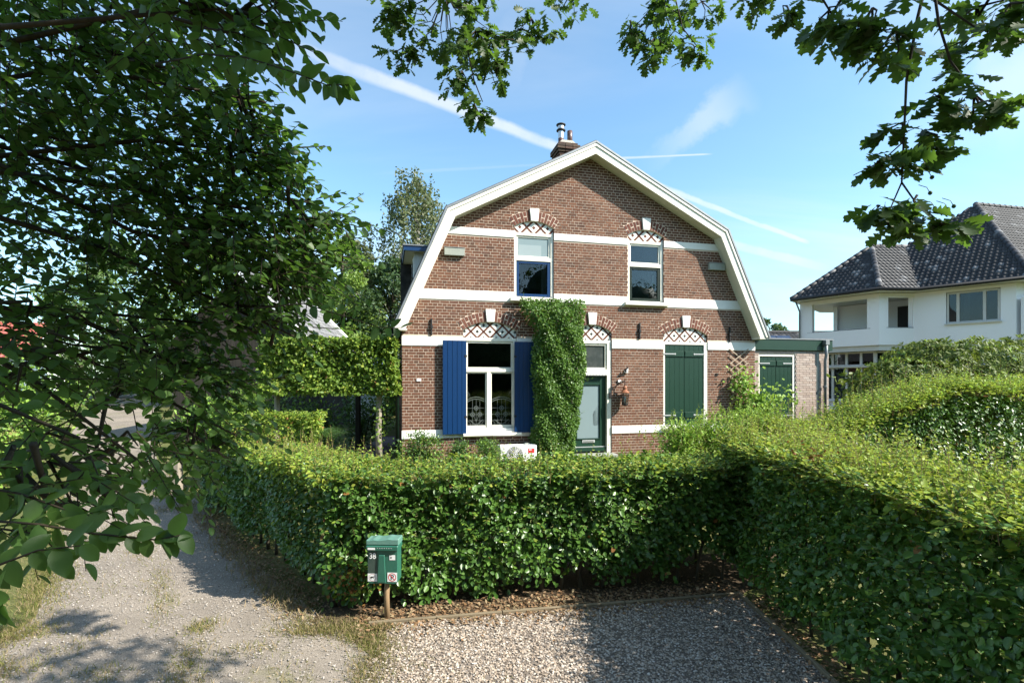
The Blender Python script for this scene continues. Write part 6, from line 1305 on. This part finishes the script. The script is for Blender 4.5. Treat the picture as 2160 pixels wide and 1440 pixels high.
def lay(poly, e0, e1, parent, n_ind, mat=VTILE, mats_=None, **kw):
    spots, Mx, o, tv, fs = tile_slope(poly, e0, e1, **kw); me = bpy.data.meshes.new('roof_tile'); me.from_pydata([tuple(Mx@v_) for v_ in tv], [], fs); me.materials.append(mat); me.polygons.foreach_set('use_smooth', [True]*len(fs)); me.update()
    W_ = [o+Mx@np.array([x, y, .01]) for x, y in spots]; base = np.array(parent.location) if parent.parent is None else np.array(parent.parent.location)
    order = sorted(range(len(W_)), key=lambda i: W_[i][1]-(0 if inframe(W_[i][None], 0)[0] else -500)); st = MB()
    for r_, i in enumerate(order):
        if r_ < n_ind: link('roof_tile', me, parent, tuple(W_[i]-base))
        else: st.add([tuple(Mx@v_+W_[i]-base) for v_ in tv], fs)
    if st.v: tag(st.build('tiling', mat, parent, True), kind='stuff')
def z3(p, z=EZ): return ve([p[0], p[1], z])
rf = tri_roof('roof', [z3(A1), z3(A2), P1_], ROOFD); lay([z3(A1), z3(A2), P1_], z3(A1), z3(A2), rf, 90)
rb = tri_roof('roof', [z3(A2), z3(A3), R1, P1_], ROOFD); VA = ve([21.3, 24.6, 9.43]); lay([z3(A2), z3(A3), ve([20.9, 25.2, 9.43]), P1_], z3(A2), z3(A3), rb, 40)
rc = tri_roof('roof', [z3(QC), z3(E1), P2_], ROOFD); lay([z3(QC), z3(E1), P2_], z3(QC), z3(E1), rc, 120)
rd = tri_roof('roof', [z3(E1), z3(E2), RE, P2_], ROOFD); lay([z3(E1), z3(E2), RE, P2_], z3(E1), z3(E2), rd, 50)
BK = ve([17.6, 29.5]); tri_roof('roof', [z3(A1), P1_, z3(BK)], ROOFD); tri_roof('roof', [z3(QC), P2_, RE, z3(ve([24, 33]))], ROOFD); tri_roof('roof', [P1_, R1, z3(BK)], ROOFD)
# hip and ridge tiles
rt = MB(); rt.lathe([(.12, 0), (.13, .02), (.11, .38)], (0, 0, 0), 10); 
def ridge(a, b, par):
    a, b = ve(a), ve(b); L_ = np.linalg.norm(b-a); d = (b-a)/L_; n = int(L_/.36)
    me = rt.mesh('ridge_tile', VTILE, True)
    for i in range(n): o = link('ridge_tile', me, par); o.location = Vector(a+d*(i*.36)-vb+np.array([0, 0, .02])); o.rotation_euler = Vector(d).to_track_quat('Z', 'Y').to_euler()
ridge(z3(A2), P1_, rf); ridge(P1_, P1_+ve([3.4, .17, 0]), rf); ridge(z3(A1), P1_, rf); ridge(z3(E1), P2_, rc); ridge(P2_, RE, rd); ridge(ve([20.6, 25.15, 9.8]), P2_, rc)
# gutters
q = MB(); gpts = [A1, A2, A3, E1, E2]; q.tube([V3(p+ve([-.08, -.10]), EZ-.03) for p in gpts], .075, 8); q.build('gutter', IRON, vl, True)
for i in range(9):
    pass
# walls
def inset(p, dx, dy): return p+ve([dx, dy])
W1, W2, W3, W4, W5 = A1+ve([.62, .35]), A2+ve([.42, .62]), A3+ve([.22, .55]), E1+ve([.05, .75]), E2+ve([0, .7])
FZ0, FZ1 = 4.52, EZ-.10
def wseg(q, a, b, z0, z1, th=.22):
    d = unit(b-a); n_ = ve([-d[1], d[0]]); n_ = n_ if n_ @ ve([0, 1.]) > 0 else -n_; c = [a, b, b+n_*th, a+n_*th]; vs = [V3(p, z0) for p in c]+[V3(p, z1) for p in c]; q.add(vs, [(0, 1, 5, 4), (1, 2, 6, 5), (2, 3, 7, 6), (3, 0, 4, 7), (4, 5, 6, 7), (3, 2, 1, 0)])
def along(a, b, t): return a+(b-a)*t
def wall_open(name, a, b, z0, z1, t0, t1, zb, zt, mat=STUCCO):
    q = MB(); wseg(q, a, b, z0, zb); wseg(q, a, b, zt, z1); wseg(q, a, along(a, b, t0), zb, zt); wseg(q, along(a, b, t1), b, zb, zt); return q.build(name, mat, vl)
wA = wall_open('wall', W1, W2, FZ0, FZ1, .17, .86, 5.28, 6.62); wB = wall_open('wall', W2, W3, FZ0, FZ1, .26, .98, 5.28, 6.62); wC = wall_open('wall', W3, W4, FZ0, FZ1, .34, .86, 5.35, 6.68)
q = MB(); wseg(q, W4, W5, FZ0, FZ1); wseg(q, W4+ve([.1, -.35]), W5, FZ0, 6.2); q.build('wall', STUCCO, vl)
q = MB(); wseg(q, along(W1, W2, .10), along(W1, W2, .90), 5.262, 5.30, .30); wseg(q, along(W2, W3, .20), W3, 5.262, 5.30, .30); q.build('balcony_coping', ZINC, vl)
# balcony floor, ceiling and inner walls
bi1, bi2 = ve([17.1, 27.0]), ve([19.3, 24.0])
q = MB(); q.add([V3(p, 4.7) for p in (W1, W2, W3, bi2, bi1)], [(0, 1, 2, 3, 4)]); q.build('balcony_floor', GREYV, vl)
q = MB(); q.add([V3(p, EZ-.08) for p in (A1, A2, A3, E1, E2, ve([30, 30]), BK)], [(6, 5, 4, 3, 2, 1, 0)]); q.build('eaves_soffit', VFRAME, vl)
q = MB(); wseg(q, along(W1, bi1, .96), bi1, 4.7, FZ1, .2); wseg(q, bi1, bi2, 4.7, FZ1, .2); wseg(q, W3, bi2, 4.7, FZ1, .2); q.build('balcony_wall', STUCCO, vl)
q = MB(); wseg(q, along(bi1, bi2, .70)-ve([.05, .03]), along(bi1, bi2, .86)-ve([.05, .03]), 4.72, 6.5, .04); q.build('balcony_door', IRON, vl)
# window in the right wing
def vwin(par, a, b, t0, t1, zb, zt, lights, fm=VFRAME):
    p, r_ = along(a, b, t0), along(a, b, t1); d = unit(r_-p); n_ = ve([-d[1], d[0]]); n_ = n_ if n_[1] > 0 else -n_; s_ = n_*.06; L_ = np.linalg.norm(r_-p); q = MB()
    def bar(x0, x1, z0, z1, th=.10, off=.05): wseg(q, p+d*x0+n_*off, p+d*x1+n_*off, z0, z1, th)
    bar(0, L_, zb, zb+.07); bar(0, L_, zt-.07, zt); bar(0, .07, zb+.07, zt-.07); bar(L_-.07, L_, zb+.07, zt-.07)
    for x in lights: bar(x*L_-.05, x*L_+.05, zb+.07, zt-.07)
    w_ = q.build('window', fm, par)
    ed = [0]+list(lights)+[1]
    for x0, x1 in zip(ed[:-1], ed[1:]):
        f = MB(); y0, y1 = p+d*(x0*L_+.06), p+d*(x1*L_-.06); wseg(f, y0+n_*.11, y1+n_*.11, zb+.07, zt-.07, .01); f.build('pane', GLASSV, w_)
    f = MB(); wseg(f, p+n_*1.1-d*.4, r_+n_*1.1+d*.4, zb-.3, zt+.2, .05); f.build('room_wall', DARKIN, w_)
    f = MB(); wseg(f, p-d*.06-n_*.10, r_+d*.06-n_*.10, zb-.06, zb-.005, .26); f.build('sill', fm, w_); return w_
vw = vwin(vl, W3, W4, .345, .855, 5.36, 6.66, (.22, .72))
for t0, t1 in ((.36, .42), (.50, .56)):
    f = MB(); a_, b_ = along(W3, W4, t0)+ve([.25, .2]), along(W3, W4, t1)+ve([.25, .2]); wseg(f, a_, b_, 5.45, 6.6, .03); f.build('curtain', CURTAIN, vw)
# ground floor: recessed glazed front with frieze
G1, G2, G3, G4 = W1+ve([.5, .35]), W2+ve([.15, .45]), W3+ve([.1, .4]), W4+ve([.05, .3])
q = MB(); 
for a_, b_ in ((W1, W2), (W2, W3), (W3, W4), (W4, W5)): wseg(q, a_+ve([.06, .08]), b_+ve([.06, .08]), 4.28, 4.515, .25)
q.build('frieze', VFRAME, vl)
q = MB(); wseg(q, G4, W5, 1.2, 4.5); wseg(q, G1, G2, 1.2, 2.0); wseg(q, G2, G3, 1.2, 2.0); wseg(q, G3, G4, 1.2, 2.0); q.build('ground_floor_wall', STUCCO, vl)
for a_, b_, n_ in ((G1, G2, (.2, .4, .6, .8)), (G2, G3, (.5,)), (G3, G4, (.25, .5, .75))):
    vwin(vl, a_, b_, 0, 1, 3.62, 4.27, n_, VFRAME); vwin(vl, a_, b_, 0, 1, 2.0, 3.60, n_, VFRAME)
q = MB(); c = (30.0-vb[0]-1.3, 27.2-vb[1], 11.3-vb[2]); q.lathe([(.16, -.2), (.16, .55)], c, 14); fl = q.build('flue', STEEL, vl, True); q = MB(); q.lathe([(.21, .55), (.21, .62)], c, 14); q.lathe([(.19, .40), (.19, .45)], c, 14); q.build('flue_cowl', ENAMEL, fl)
# small dormer hump on the right slope
q = MB(); dA, dB, dC = ve([22.6, 22.9, 9.0]), ve([24.9, 23.1, 8.7]), ve([24.2, 24.6, 10.6]); q.add([tuple(p-vb) for p in (dA, dB, dC)], [(0, 1, 2)]); q.add([tuple(p-vb) for p in (dB, ve([27, 24.5, 9.8]), dC)], [(0, 1, 2)]); q.build('roof_dormer', VTILE, vl); ridge(dA, dC, rd)
q = MB(); q.tube([V3(A1+ve([.25, .05]), EZ-.1), V3(A1+ve([.55, .25]), EZ-.55), V3(W1+ve([-.05, -.05]), EZ-.75), V3(W1+ve([-.05, -.05]), 1.3)], .04, 7); q.build('drainpipe', ZINC, vl, True)

# ------------------------------------------------------------------ other roofs
def simple_house(name, label, cx_, cy_, rz, w_, d_, hw_, hr_, wallm, tm, tw=.3, tl_=.36, solar=False, n_ind=0, verge=None):
    r_ = empty(name, (cx_, cy_, gz(cx_, cy_)), rz, label, 'house'); q = MB(); q.prism([(-w_/2, -.3), (w_/2, -.3), (w_/2, hw_), (-w_/2, hw_)], -d_/2, d_/2); q.build('wall', wallm, r_)
    for s_ in (-1, 1): q = MB(); q.add([(s_*w_/2, -d_/2, hw_), (s_*w_/2, d_/2, hw_), (s_*w_/2, 0, hw_+hr_)], [(0, 1, 2) if s_ > 0 else (0, 2, 1)]); q.build('gable', wallm, r_)
    e = .35; sl_ = math.hypot(d_/2+e, hr_*(d_/2+e)/(d_/2)); q = MB(); zl = hw_-hr_*e/(d_/2)
    for s_ in (-1, 1): q.add([(-w_/2-.3, s_*(d_/2+e), zl), (w_/2+.3, s_*(d_/2+e), zl), (w_/2+.3, 0, hw_+hr_), (-w_/2-.3, 0, hw_+hr_)], [(0, 1, 2, 3) if s_ < 0 else (3, 2, 1, 0)])
    rf_ = q.build('roof', ROOFD, r_); st = MB(); ny = int(sl_/tl_); nx = int((w_+.6)/tw)
    for j in range(ny):
        for i in range(nx):
            t0, t1 = j/ny, (j+1.05)/ny; x0 = -w_/2-.3+i*tw; y0, y1 = -(d_/2+e)*(1-t0), -(d_/2+e)*(1-t1); z0, z1 = zl+(hw_+hr_-zl)*t0, zl+(hw_+hr_-zl)*t1; lift = .05+random.uniform(0, .012)
            vs = [(x0+.01, y0, z0+lift), (x0+tw*.5, y0, z0+lift+.045), (x0+tw-.01, y0, z0+lift), (x0+.01, y1, z1+.015), (x0+tw*.5, y1, z1+.05), (x0+tw-.01, y1, z1+.015), (x0+.01, y0, z0), (x0+tw-.01, y0, z0)]
            st.add(vs, [(0, 1, 4, 3), (1, 2, 5, 4), (6, 7, 2, 1), (6, 1, 0)])
    tag(st.build('tiling', tm, rf_), kind='stuff')
    q = MB(); q.tube([(-w_/2-.3, 0, hw_+hr_+.06), (w_/2+.3, 0, hw_+hr_+.06)], .11, 8); q.build('ridge', tm, rf_)
    if verge:
        for s_ in (-1, 1):
            q = MB(); q.obox((s_*(w_/2+.32), -(d_/2+e)/2, (zl+hw_+hr_)/2+.05), (.06, 0, 0), (0, (d_/2+e)/2, (hw_+hr_-zl)/2), (0, -.05, .09)); q.build('verge_board', verge, rf_)
    if solar:
        for i in range(3):
            for j in range(2): t = .30+.34*j; y = -(d_/2+e)*(1-t); z = zl+(hw_+hr_-zl)*t; q = MB(); q.obox((-w_/2+1.0+i*1.05, y-.06, z+.14), (.5, 0, 0), (0, (d_/2+e)*.16, (hw_+hr_-zl)*.16), (0, -.012, .018)); q.build('solar_panel', SOLAR, rf_)
    return r_
simple_house('bungalow', 'distant dark tiled roof with solar panels between brick house and villa', 21.6, 38.0, R(2), 10.5, 6.0, 3.3, 1.9, STUCCO, VTILE, solar=True)
simple_house('barn', 'old barn with weathered grey slate roof behind the pleached screen', -10.1, 22.2, R(90), 5.6, 5.2, 3.35, 2.65, BARNW, BARNT, .34, .26, verge=ENAMEL)
simple_house('cottage', 'distant cottage with a red roof seen through branches at the left edge', -42.5, 41.0, R(20), 9.0, 7.0, 3.0, 2.6, STUCCO, REDT)
sh = simple_house('shed', 'small pale shed roof peeping over the pleached screen', -7.1, 25.0, R(10), 1.7, 2.0, 2.55, .35, ENAMEL, ENAMEL)
